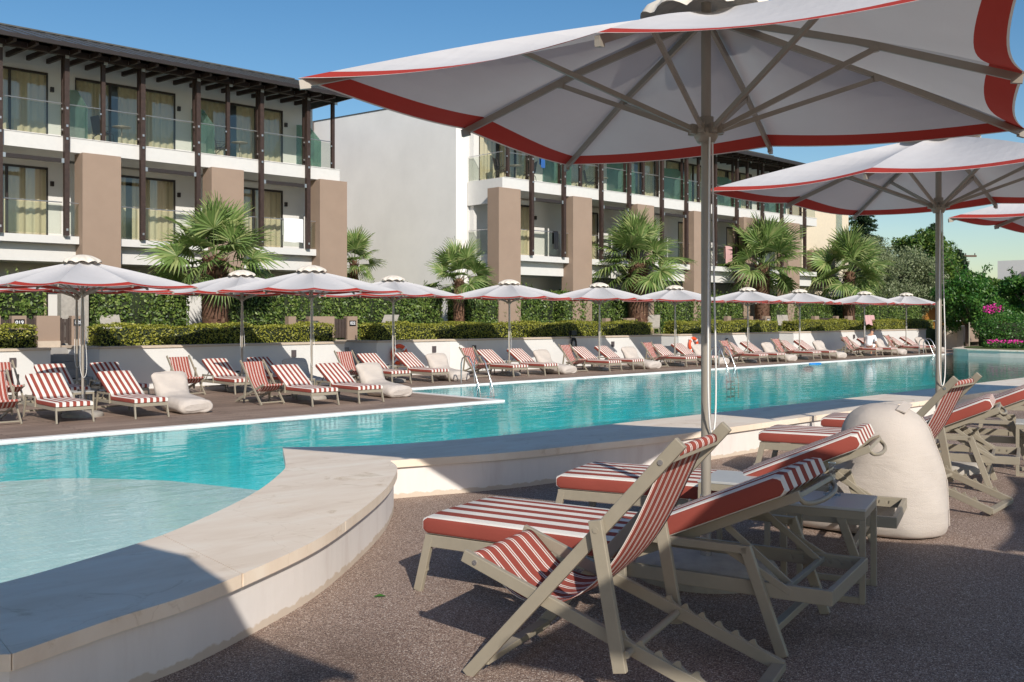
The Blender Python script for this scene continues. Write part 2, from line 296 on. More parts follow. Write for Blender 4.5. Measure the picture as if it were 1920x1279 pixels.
# ------------------------------------------------------------------ mesh helpers
class MB:
    def __init__(s): s.v = []; s.f = []; s.m = []; s.sm = []
    def add(s, vs, fs, mi=0, smooth=False):
        b = len(s.v); s.v += [tuple(x) for x in vs]; s.f += [tuple(b+i for i in f) for f in fs]; s.m += [mi]*len(fs); s.sm += [smooth]*len(fs); return s
    def box(s, x0, x1, y0, y1, z0, z1, mi=0):
        vs = [(x0,y0,z0),(x1,y0,z0),(x1,y1,z0),(x0,y1,z0),(x0,y0,z1),(x1,y0,z1),(x1,y1,z1),(x0,y1,z1)]
        return s.add(vs, [(0,3,2,1),(4,5,6,7),(0,1,5,4),(1,2,6,5),(2,3,7,6),(3,0,4,7)], mi)
    def bar(s, p, q, w, h, mi=0, up=(0,0,1)):
        p = Vector(p); q = Vector(q); d = (q-p).normalized(); a = d.cross(Vector(up))
        if a.length < 1e-4: a = d.cross(Vector((0,1,0)))
        a.normalize(); b = a.cross(d).normalized(); a *= w/2; b *= h/2
        vs = [p-a-b, p+a-b, p+a+b, p-a+b, q-a-b, q+a-b, q+a+b, q-a+b]
        return s.add(vs, [(0,1,2,3),(7,6,5,4),(0,4,5,1),(1,5,6,2),(2,6,7,3),(3,7,4,0)], mi)
    def tube(s, pts, r, n=8, mi=0, caps=True):
        pts = [Vector(p) for p in pts]; rs = r if isinstance(r, (list, tuple)) else [r]*len(pts)
        vs = []; fs = []; prev = None
        for i, p in enumerate(pts):
            d = (pts[min(i+1, len(pts)-1)]-pts[max(i-1, 0)]).normalized()
            a = prev - d*prev.dot(d) if prev is not None else d.orthogonal()
            if a.length < 1e-5: a = d.orthogonal()
            a.normalize(); prev = a; b = d.cross(a)
            for k in range(n):
                t = 2*math.pi*k/n; vs.append(p+(a*math.cos(t)+b*math.sin(t))*rs[i])
        for i in range(len(pts)-1):
            for k in range(n): fs.append((i*n+k, i*n+(k+1)%n, (i+1)*n+(k+1)%n, (i+1)*n+k))
        s.add(vs, fs, mi, True)
        if caps: s.add([vs[k] for k in range(n)], [tuple(range(n))[::-1]], mi); s.add([vs[-n+k] for k in range(n)], [tuple(range(n))], mi)
        return s
    def lathe(s, prof, n=24, c=(0,0), mi=0):
        vs = [(c[0]+r*math.cos(2*math.pi*k/n), c[1]+r*math.sin(2*math.pi*k/n), z) for r, z in prof for k in range(n)]
        fs = [(i*n+k, i*n+(k+1)%n, (i+1)*n+(k+1)%n, (i+1)*n+k) for i in range(len(prof)-1) for k in range(n)]
        return s.add(vs, fs, mi, True)
    def prism(s, poly, z0, z1, mi=0, side=None):
        n = len(poly); vs = [(x,y,z0) for x,y in poly]+[(x,y,z1) for x,y in poly]
        s.add(vs, [tuple(range(n, 2*n)), tuple(range(n))[::-1]], mi)
        s.add(vs, [(i,(i+1)%n,n+(i+1)%n,n+i) for i in range(n)], mi if side is None else side); return s
    def build(s, name, mats, parent=None, bevel=0):
        me = bpy.data.meshes.new(name); me.from_pydata(s.v, [], s.f)
        for m in (mats if isinstance(mats, (list, tuple)) else [mats]): me.materials.append(M[m])
        me.polygons.foreach_set('material_index', s.m); me.polygons.foreach_set('use_smooth', s.sm); me.update()
        o = bpy.data.objects.new(name, me); col.objects.link(o)
        if parent: o.parent = parent
        if bevel:
            b = o.modifiers.new('bevel', 'BEVEL'); b.width = bevel; b.segments = 2; b.limit_method = 'ANGLE'; b.angle_limit = R(50)
        return o
def tag(o, label=None, cat=None, group=None, kind=None):
    if label: o['label'] = label
    if cat: o['category'] = cat
    if group: o['group'] = group
    if kind: o['kind'] = kind
    return o
def empty(name, loc, rz=0, label=None, cat=None, group=None):
    o = bpy.data.objects.new(name, None); col.objects.link(o); o.location = loc; o.rotation_euler = (0, 0, rz); o.empty_display_size = .2
    return tag(o, label, cat, group)
def kids(o): return [c for c in bpy.data.objects if c.parent == o]
def copy_tree(o, parent=None, tree=None):
    c = o.copy(); col.objects.link(c); c.parent = parent
    for ch in kids(o): copy_tree(ch, c)
    return c
def place(proto, state, loc, rz, label, group=None):
    o = proto if not state.get(proto.name) else copy_tree(proto)
    state[proto.name] = True
    o.location = loc; o.rotation_euler = (0, 0, rz); o['label'] = label
    if group: o['group'] = group
    return o
used = {}
def camw(X, Y): return (.7205*X+.6934*Y, -.6934*X+.7205*Y)

def leaves(pts, size, jit=.4, up=.0, nrm=None, tilt=.9, aspect=.5):
    """rhombus leaves as numpy arrays"""
    n = len(pts); pts = np.asarray(pts, float)
    d = rng.normal(size=(n, 3))
    if nrm is not None: d = d*tilt + np.asarray(nrm)*1.2
    d /= np.linalg.norm(d, axis=1)[:, None]
    a = np.cross(d, rng.normal(size=(n, 3))); a /= np.linalg.norm(a, axis=1)[:, None]
    b = np.cross(d, a); sz = size*(1+jit*rng.uniform(-1, 1, n))[:, None]
    v = np.stack([pts-a*sz, pts+b*sz*aspect+d*sz*.15, pts+a*sz, pts-b*sz*aspect+d*sz*.15], 1).reshape(-1, 3)
    f = np.arange(4*n).reshape(n, 4); return v, f
def leafobj(name, sets, mats, parent=None, mi=None):
    vs = np.concatenate([s[0] for s in sets]); nf = sum(len(s[1]) for s in sets)
    me = bpy.data.meshes.new(name); me.vertices.add(len(vs)); me.vertices.foreach_set('co', vs.astype(np.float32).ravel())
    me.loops.add(nf*4); me.polygons.add(nf)
    off = 0; F = []; MI = []
    for k, s in enumerate(sets):
        F.append(s[1]+off); off += len(s[0]); MI += [(mi[k] if mi else 0)]*len(s[1])
    me.loops.foreach_set('vertex_index', np.concatenate(F).astype(np.int32).ravel())
    me.polygons.foreach_set('loop_start', np.arange(0, nf*4, 4, dtype=np.int32))
    me.polygons.foreach_set('material_index', np.array(MI, np.int32))
    for m in (mats if isinstance(mats, (list, tuple)) else [mats]): me.materials.append(M[m])
    me.update(calc_edges=True); me.validate()
    o = bpy.data.objects.new(name, me); col.objects.link(o)
    if parent: o.parent = parent
    return o
def boxset(x0, x1, y0, y1, z0, z1):
    v = np.array([(x0,y0,z0),(x1,y0,z0),(x1,y1,z0),(x0,y1,z0),(x0,y0,z1),(x1,y0,z1),(x1,y1,z1),(x0,y1,z1)], float)
    return v, np.array([(0,3,2,1),(4,5,6,7),(0,1,5,4),(1,2,6,5),(2,3,7,6),(3,0,4,7)])

# ------------------------------------------------------------------ setting
def struct(name, mb, mats): return tag(mb.build(name, mats), kind='structure')
def catmull(P, n):
    P = [Vector((*p, 0)) for p in P]; P = [P[0]*2-P[1]]+P+[P[-1]*2-P[-2]]; out = []
    for i in range(1, len(P)-2):
        for k in range(8):
            t = k/8; a, b, c, d = P[i-1], P[i], P[i+1], P[i+2]
            out.append(.5*((2*b)+(c-a)*t+(2*a-5*b+4*c-d)*t*t+(3*b-a-3*c+d)*t**3))
    out.append(P[-2]); L = [0]
    for i in range(1, len(out)): L.append(L[-1]+(out[i]-out[i-1]).length)
    res = []; j = 0
    for k in range(n+1):
        s = L[-1]*k/n
        while j < len(L)-2 and L[j+1] < s: j += 1
        f = (s-L[j])/max(1e-9, L[j+1]-L[j]); p = out[j].lerp(out[j+1], min(1, f)); res.append((p.x, p.y))
    return res
OA = catmull([(1.05,3.39),(1.42,3.53),(1.76,3.63),(2.1,3.79),(2.64,4.1),(3.2,4.54),(3.75,5.03),(4.18,5.49),(4.36,5.73),(4.47,5.95)], 48)
IA = catmull([(1.15,4.28),(1.46,4.38),(2.0,4.63),(2.29,4.81),(2.79,5.2),(3.19,5.57),(3.61,6.04),(3.81,6.32),(4.29,7.16)], 48)
OB = catmull([(4.47,5.95),(4.75,5.86),(5.1,5.74),(5.6,5.62),(6.29,5.55),(6.9,5.48),(7.58,5.45),(8.71,5.45),(11.66,5.44),(13,5.44),(16.25,5.46),(34,5.4)], 150)
IB = catmull([(4.29,7.16),(4.7,6.86),(5.17,6.66),(5.98,6.52),(6.9,6.46),(7.51,6.43),(8.2,6.42),(8.91,6.39),(11.84,6.31),(13.61,6.28),(18.34,6.27),(34,6.2)], 150)
LO = [(-3.2, 5.9), (.1, 4.15)]; LI = [(-3.0, 6.9), (.3, 5.0)]
def shrink(o, i, d):  # move outer line inward by d toward inner line
    r = []
    for a, b in zip(o, i):
        v = Vector((b[0]-a[0], b[1]-a[1])); L = v.length; r.append((a[0]+v.x*d/L, a[1]+v.y*d/L))
    return r
root = empty('pool_wall', (4.4, 5.9, 0), 0, 'low curved white plaster wall with pale limestone coping between the pool and the near terrace', 'wall')
root.location = (0, 0, 0)
cp = MB(); CT = .29
def slab(pts_o, pts_i):
    pl = pts_o+pts_i[::-1]; cp.prism(pl, CT-.055, CT, 0)
def slabs(O, I, step):
    n = len(O)-1; i = 0
    while i < n:
        j = min(n, i+step); o = list(O[i:j+1]); q = list(I[i:j+1])
        def trim(a, b, e=.0022):
            v = Vector((b[0]-a[0], b[1]-a[1])); L = max(v.length, 1e-6); return (a[0]+v.x*e/L, a[1]+v.y*e/L)
        o[0] = trim(o[0], o[1]); q[0] = trim(q[0], q[1]); o[-1] = trim(o[-1], o[-2]); q[-1] = trim(q[-1], q[-2])
        slab(o, q); i = j
slab(LO+[OA[0]], LI+[IA[0]])
slabs(OA, IA, 12)
slabs(OB[:61], IB[:61], 15); slabs(OB[60:], IB[60:], 6)
cp.build('coping', 'stone', root, bevel=.006)
wb = MB(); Oall = LO+OA+OB[1:]; Iall = LI+IA+IB[1:]
ow = shrink(Oall, Iall, .035); iw = shrink(Iall, Oall, .03)
for i in range(len(ow)-1):
    wb.add([(*ow[i], -.02), (*ow[i+1], -.02), (*ow[i+1], CT-.056), (*ow[i], CT-.056)], [(0,1,2,3)], 0, True)
    wb.add([(*iw[i], -2), (*iw[i+1], -2), (*iw[i+1], CT-.056), (*iw[i], CT-.056)], [(3,2,1,0)], 0, True)
wb.build('wall_body', 'nearwall', root)
# terrace
tp = [(x, y) for x, y in shrink(Oall, Iall, .08)]
mb = MB(); mb.prism(tp+[(34, -14), (-14, -14), (-14, 5.9)], -.3, 0); struct('terrace', mb, 'agg')
# pool: floor, ledge, walls, water
mb = MB(); mb.box(-16, 62, 2, 26, -2.1, -2.0, 0); struct('pool_floor', mb, 'pooltile')
ledge = [(-14, 15.2), (2.8, 14.75), (4.3, 14.35), (4.9, 14.15), (5.3, 13.8), (5.97, 12.87), (6.3, 11.9), (6.47, 11.35), (6.5, 10), (6.3, 8.6), (6.1, 6.6), (4.4, 5.9), (2.5, 4.5), (.2, 4.6), (-14, 6)]
mb = MB(); mb.prism(ledge, -2.0, -.86); struct('shallow_ledge', mb, 'poolpale')
mb = MB(); mb.box(-13.9, 46, 3.2, 25, WL-.001, WL, 0)
me_w = MB(); me_w.add([(-13.9, 3, WL), (60, 3, WL), (60, 24.9, WL), (-13.9, 24.9, WL)], [(0,1,2,3)]); struct('water', me_w, 'water')
mb = MB(); mb.prism([(-14, 16.62), (15.28, 16.62), (15.28, 20.92), (66, 20.92), (66, 26), (-14, 26)], -.9, DK, 0); struct('deck', mb, 'deck')
mb = MB()   # stone edging + white overflow grate
for x0, x1, y0, y1 in ((-14, 15.53, 16.37, 16.53), (15.37, 15.53, 16.53, 20.67), (15.37, 56, 20.67, 20.83)): mb.box(x0, x1, y0, y1, -.61, DK+.012, 0)
for x0, x1, y0, y1 in ((-14, 15.367, 16.533, 16.617), (15.283, 15.367, 16.617, 20.917), (15.283, 56, 20.833, 20.917)): mb.box(x0, x1, y0, y1, -.61, DK+.006, 1)
struct('pool_edge', mb, ['white_grate', 'edge'])
mb = MB()
for x0, x1, y0, y1 in ((-14, 15.5, 16.40, 16.6), (15.3, 15.5, 16.6, 20.7), (15.3, 66, 20.70, 20.9)): mb.box(x0, x1, y0, y1, -2, -.612, 0)
mb.box(-14, -13.9, 3, 16.4, -2, -.5); mb.box(-14, 34, 3, 5, -2, -.7)
struct('pool_side', mb, 'pooltile')
# lawn behind the retaining wall; far ground
mb = MB(); mb.box(-60, 66, 27.3, 60, -.6, LW, 0)
for a, b in ((-60, 8.78), (9.99, 17.4), (18.62, 32.7), (34.02, 41.9), (43.22, 66)): mb.box(a, b, 25.75, 27.2999, -.6, LW, 0)
struct('lawn', mb, 'grass')
mb = MB(); mb.box(-600, 900, 60, 900, -.6, .35, 0); mb.box(66.01, 900, -400, 59.99, -.6, .30, 0); mb.box(-600, -60.01, -400, 59.99, -.6, .3, 0); mb.box(-60, 66, -400, -14.01, -.6, -.02, 0)
mb.box(-60, -14.01, -14, 25.7, -.6, -.03, 0); mb.box(34.01, 66, -14, 2.0, -.6, -.01); mb.box(60.01, 66, 2.001, 8.0, -.6, -.3)
struct('ground', mb, 'earth')

# ------------------------------------------------------------------ beach umbrellas
H_RIM = 2.47
def build_umbrella(detail=True):
    root = empty('beach_umbrella', (0, 0, 0), 0, '', 'umbrella')
    ends = []
    for k in range(8):
        a = R(45*k); r = 2.12 if k % 2 else 1.50
        ends.append(Vector((r*math.cos(a), r*math.sin(a), H_RIM+(.0 if k % 2 else .015))))
    apex = Vector((0, 0, 2.975))
    def surf(k, w, u):
        e = ends[k].lerp(ends[(k+1) % 8], w)
        p = apex.lerp(e, u); bow = .025*math.sin(math.pi*u); sag = -.07*4*w*(1-w)*math.sin(math.pi*min(1, u*.9))
        p.z += bow+sag-.035*4*w*(1-w)*u**4; return p
    mb = MB(); NW = 12
    for k in range(8):
        rows = []
        ul = [0.07, .19, .32, .45, .58, .70, .81, .91]
        def ue(wv): return 1-.035*4*wv*(1-wv)-.15/ends[k].lerp(ends[(k+1) % 8], wv).xy.length
        for u in ul: rows.append([surf(k, j/NW, u*ue(j/NW)) for j in range(NW+1)])
        last = []; last2 = []; last3 = []
        for j in range(NW+1):
            wv = j/NW; um = 1-.035*4*wv*(1-wv); L = ends[k].lerp(ends[(k+1) % 8], wv).xy.length
            last.append(surf(k, wv, um-.15/L)); last2.append(surf(k, wv, um-.012/L)); last3.append(surf(k, wv, um))
        rows += [last, last2, last3]
        base = [tuple(p) for r_ in rows for p in r_]; nn = NW+1
        for i in range(len(rows)-1):
            mi = 0 if i < len(rows)-3 else (1 if i == len(rows)-3 else 2)
            mb.add(base[i*nn:(i+2)*nn], [(j, nn+j, nn+j+1, j+1) for j in range(NW)], mi, True)
    cano = mb.build('canopy', ['canopy', 'canopy_red', 'canopy_edge'], root)
    # vent cap with a wavy rim
    mb = MB(); n = 64; prof = [(0, .035), (.08, .028), (.17, .0), (.25, -.045), (.31, -.09), (.335, -.135)]
    vs = []; fs = []
    for i, (r, z) in enumerate(prof):
        for k in range(n):
            a = 2*math.pi*k/n; wav = abs(math.sin(5*a))*(r/.33)**2
            vs.append((r*math.cos(a)*(1+.05*wav), r*math.sin(a)*(1+.05*wav), 3.05+z+.038*wav))
    for i in range(len(prof)-1):
        for k in range(n): fs.append((i*n+k, (i+1)*n+k, (i+1)*n+(k+1) % n, i*n+(k+1) % n))
    mb.add(vs, fs, 0, True); mb.build('vent', 'cream', cano)
    mb = MB(); mb.tube([(0, 0, .40), (0, 0, 3.02)], .026, 16); mb.build('pole', 'taupe_dark', root)
    mb = MB(); mb.tube([(0, 0, .08), (0, 0, .42)], .031, 16); mb.tube([(0, .03, .36), (0, .09, .36)], .006, 8); mb.bar((0, .09, .33), (0, .09, .39), .012, .012)
    mb.build('sleeve', 'steel', root)
    mb = MB(); mb.lathe([(0.0, .105), (.10, .105), (.28, .092), (.36, .07), (.375, .045), (.37, .0)], 40); mb.build('base', 'concrete', root)
    hz = 2.33
    mb = MB(); mb.lathe([(.027, hz-.05), (.045, hz-.05), (.062, hz-.02), (.062, hz+.02), (.040, hz+.03), (.040, hz+.085), (.027, hz+.085)], 20)
    for k in range(8):
        a = R(45*k); c, s_ = math.cos(a), math.sin(a)
        mb.bar((c*.045, s_*.045, hz+.015), (c*.092, s_*.092, hz+.02), .030, .05)
    mb.build('hub', 'taupe_dark', root)
    mb = MB(); mb.lathe([(.027, 2.88), (.05, 2.88), (.06, 2.90), (.05, 2.93), (.027, 2.93)], 16); mb.build('collar', 'taupe_dark', root)
    for k in range(8):
        e = ends[k]; a = Vector((e.x, e.y, 0)).normalized()
        mb = MB(); off = Vector((0, 0, -.028))
        p0 = apex.lerp(e, .03)+off*1.2; pm = apex.lerp(e, .5)+off+Vector((0, 0, .022)); p1 = e+off-a*.01
        mb.bar(p0, pm, .020, .036); mb.bar(pm, p1, .020, .036)
        mb.bar(p1-a*.05+Vector((0, 0, -.002)), p1+a*.0+Vector((0, 0, -.010)), .024, .028)
        rib = mb.build('rib', 'taupe_dark', root)
        fr = .56 if k % 2 == 0 else .50
        j = apex.lerp(e, fr)+Vector((0, 0, -.03)); h = a*.07+Vector((0, 0, hz+.015))
        mb = MB(); mb.bar(h, j, .018, .026); sd = Vector((-a.y, a.x, 0))
        mb.bar(j-a*.018, j+a*.022+Vector((0,0,.006)), .028, .034)
        mb.build('strut', 'taupe_dark', rib)
    mb = MB()
    def loop(x, y, zt, zb, r, wd):
        pts = [(x, y, zt)]+[(x-wd*.2, y, zt-(zt-zb)*.5), (x-wd*.3, y, zb+.25), (x, y, zb+.06), (x+wd*.4, y+.0, zb), (x+wd*.9, y, zb+.08), (x+wd, y, zb+.35), (x+wd*.55, y, zt-(zt-zb)*.4), (x+wd*.4, y, zt)]
        P3 = []
        for i in range(len(pts)-1):
            a_, b_ = Vector(pts[i]), Vector(pts[i+1]); P3 += [a_.lerp(b_, q/3) for q in range(3)]
        P3.append(Vector(pts[-1]))
        for _ in range(2): P3 = [P3[0]]+[(P3[i-1]+P3[i]*2+P3[i+1])/4 for i in range(1, len(P3)-1)]+[P3[-1]]
        mb.tube(P3, r, 6)
    loop(-.05, -.035, 2.30, .72, .005, .12)
    mb.build('rope', 'rope', root)
    return root
UM = build_umbrella()
GU = 'square cream parasols with red borders'
AX_NEAR, AX_FAR = R(18.6), R(14)
def umb(s, t, z, rz, label): return place(UM, used, (s, t, z), rz, label, GU)
umb(*camw(1.025, 5.26), 0, AX_NEAR, 'huge cream parasol with red border filling the upper right, its pole between the near loungers')
umb(*camw(3.80, 8.87), 0, R(2), 'second near parasol, its pole behind the big beige bean bag')
umb(*camw(7.05, 11.3), 0, R(2), 'third near parasol, only its left corner showing at the right edge of the photo')
# parasols standing beside and behind the camera: only their shade reaches the picture
SH = camw(-1.40, -.15); umb(*SH, 0, R(-2), 'parasol beside the camera shading the near end of the coping')
SH2 = camw(3.22, .52); umb(*SH2, 0, AX_NEAR, 'parasol outside the frame shading the near right terrace')
SH3 = camw(6.15, 2.4); umb(*SH3, 0, AX_NEAR, 'parasol beyond the right edge shading the right terrace')
FRONT = [(7.27, 19.37), (12.59, 19.75)]
BACK = [(8.54, 23.1), (12.66, 23.1), (17.5, 23.15), (22.2, 23.2), (26.6, 23.2), (31.0, 23.2), (35.4, 22.8), (39.5, 22.8), (45.3, 22.7), (49.8, 22.7)]
ordn = ['first', 'second', 'third', 'fourth', 'fifth', 'sixth', 'seventh', 'eighth', 'ninth', 'tenth']
umb(*FRONT[0], DK, AX_FAR, 'left deck parasol nearest the water, its pole beside the stairs by gate 019')
umb(*FRONT[1], DK, AX_FAR, 'right one of the two front-row parasols, near the tip of the wooden deck')
for i, (s, t) in enumerate(BACK):
    umb(s, t, DK, AX_FAR+R(random.uniform(-4, 4)), f'{ordn[i]} parasol from the left in the back row along the white retaining wall')

# ------------------------------------------------------------------ sun loungers
def build_lounger(ang):
    root = empty('sun_lounger', (0, 0, 0), 0, '', 'sun lounger')
    W = .31; zr = .255
    # frame: two side rails, cross rails
    mb = MB()
    for sx in (-1, 1): mb.box(sx*W-.0125, sx*W+.0125, .01, 1.99, zr-.03, zr+.03)
    mb.box(-W+.0125, W-.0125, .01, .035, zr-.03, zr+.03); mb.box(-W+.0125, W-.0125, 1.965, 1.99, zr-.03, zr+.03)
    mb.box(-W+.0125, W-.0125, 1.0, 1.025, zr-.02, zr+.02)
    for y in (.25, .45, .65, .85): mb.box(-W+.0125, W-.0125, y, y+.05, zr+.005, zr+.022)
    mb.build('frame', 'taupe', root, .003)
    for sx in (-1, 1):
        mb = MB()
        x = sx*(W-.018); y = 1.62; pts = []
        n = 6
        for i in range(n): pts += [(y+.055*i, zr+.012), (y+.055*i+.03, zr+.012), (y+.055*i+.04, zr-.008), (y+.055*i+.052, zr-.008)]
        pts += [(y+.055*n, zr+.012), (y+.055*n, zr-.026), (y, zr-.026)]
        m = len(pts); vs = [(x-.003, a, b) for a, b in pts]+[(x+.003, a, b) for a, b in pts]
        mb.add(vs, [tuple(range(m)), tuple(range(m, 2*m))[::-1]]+[(i, m+i, m+(i+1) % m, (i+1) % m) for i in range(m)])
        mb.build('notch_rack', 'taupe', root)
    for sx in (-1, 1):
        mb = MB(); mb.bar((sx*(W), .035, zr+.02), (sx*(W+.01), -.03, 0.0), .026, .045, up=(0, 1, 0)); mb.box(sx*W-.014, sx*W+.014, -.005, .02, .10, .13)
        mb.build('leg', 'taupe', root, .003)
    for sx in (-1, 1):
        mb = MB(); x = sx*(W+.028)
        mb.bar((x, 1.645, .425), (x, 1.80, 0), .028, .045, up=(0, 1, 0))
        mb.bar((x, 1.08, .412), (x, 1.655, .412), .028, .034); mb.bar((x, 1.095, .40), (x, 1.095, zr-.03), .028, .034, up=(0, 1, 0))
        mb.bar((x-sx*.02, 1.56, .40), (x-sx*.02, 1.83, zr+.0), .012, .03, up=(0, 1, 0))
        mb.build('leg', 'taupe', root, .003)
    mb = MB(); mb.bar((-W-.02, 1.765, .11), (W+.02, 1.765, .11), .035, .03); mb.build('stretcher', 'taupe', root, .003)
    c, s_ = math.cos(ang), math.sin(ang); hy, hz = 1.06, .300
    def bk(l, h): return (hy+c*l-s_*h, hz+s_*l+c*h)
    LB = .84
    mb = MB()
    for sx in (-1, 1):
        a = bk(-.02, -.01); b = bk(LB+.02, -.01); mb.bar((sx*(W-.05), *a), (sx*(W-.05), *b), .024, .04, up=(0, -s_, c))
    for l in (.1, .3, .5, .7, LB): a = bk(l, -.01); mb.bar((-W+.05, *a), (W-.05, *a), .04, .02, up=(0, -s_, c))
    mb.build('backrest_frame', 'taupe', root, .002)
    a = bk(LB+.01, -.02); h_ = []
    for i in range(13):
        t = i/12*math.pi; h_.append((-(W-.05)*math.cos(t), *bk(LB+.01+.03*math.sin(t), -.02-.048*math.sin(t)**.6)))
    mb = MB(); mb.tube(h_, .011, 8); mb.build('handle', 'taupe', root)
    mb = MB(); pj = bk(.50, -.03); foot = (1.80 if ang < R(28) else 1.74, zr+.01)
    for sx in (-1, 1): mb.bar((sx*(W-.08), *pj), (sx*(W-.08), *foot), .012, .028, up=(0, 1, 0))
    mb.bar((-W+.03, *foot), (W-.03, *foot), .022, .022); mb.build('prop', 'taupe', root, .002)
    # mattress: one swept body
    T = .085; path = []
    for y in (0.0, .03, .25, .5, .75, .95): path.append((y, zr+.033, 0.0))
    for q in (.25, .5, .75): path.append((hy-.03+.05*q, zr+.033+.012*q, ang*q))
    for l in (.10, .3, .5, .66, .80, .83): path.append((*bk(l, .012), ang))
    mb = MB(); prof = []
    WX = .33; rr = .018
    def prof_pts(sc_):
        P = []
        for cx, cz, a0 in ((WX-rr, rr, -90), (WX-rr, T-rr, 0), (-WX+rr, T-rr, 90), (-WX+rr, rr, 180)):
            for q in range(4): t = R(a0+30*q); P.append((cx+rr*math.cos(t), cz+rr*math.sin(t)))
        # subdivide the top and bottom edges so that it can bulge
        out = []
        for i in range(len(P)):
            out.append(P[i]); b = P[(i+1) % len(P)]
            if abs(b[0]-P[i][0]) > .3:
                for q in range(1, 8): out.append((P[i][0]+(b[0]-P[i][0])*q/8, P[i][1]))
        res = []
        for x, z in out:
            bul = .012*(1-(x/WX)**4) if z > T*.6 else 0
            res.append((x*(1-.02*(1-sc_)), T/2+(z+bul-T/2)*(.72+.28*sc_)))
        return res
    rings = []
    for i, (y, z, an) in enumerate(path):
        e = 0 if i in (0, len(path)-1) else 1
        ca, sa = math.cos(an), math.sin(an)
        rings.append([(x, y-sa*h, z+ca*h) for x, h in prof_pts(e)])
    n = len(rings[0]); vs = [p for r_ in rings for p in r_]; fs = []
    for i in range(len(rings)-1):
        for k in range(n): fs.append((i*n+k, i*n+(k+1) % n, (i+1)*n+(k+1) % n, (i+1)*n+k))
    mb.add(vs, fs, 0, True); mb.add(rings[0], [tuple(range(n))[::-1]]); mb.add(rings[-1], [tuple(range(n))])
    ms = mb.build('mattress', 'cushion', root)
    return root
LN = build_lounger(R(24)); LF = build_lounger(R(32)); LF.name = 'sun_lounger.010'
GL_ = 'red and white striped sun loungers'
def cam_place(proto, X, Y, d_cam, half, label, group, z=0):
    """near-side foot corner (X, Y) in camera-aligned ground axes, heading d_cam"""
    a = R(d_cam); away = (-math.sin(a), math.cos(a)); ox, oy = X+away[0]*half, Y+away[1]*half
    s, t = camw(ox, oy); return place(proto, used, (s, t, z), R(d_cam-43.9-90), label, group)
cam_place(LN, -.449, 4.93, -31.4, .335, 'striped sun lounger nearest the camera, right behind the near deckchair', GL_)
cam_place(LN, .27, 6.20, -26.2, .335, 'striped sun lounger behind the near parasol pole, its backrest in front of the bean bag', GL_)
cam_place(LN, 2.10, 8.50, -27.5, .335, 'striped sun lounger passing behind the big bean bag, backrest right of it', GL_)
cam_place(LN, 2.98, 9.62, -27.5, .335, 'striped sun lounger farther behind the bean bag, beside the curved pool wall', GL_)
cam_place(LN, 5.72, 12.1, -27.5, .335, 'striped sun lounger half cut by the right edge of the photo beside the pool wall', GL_)

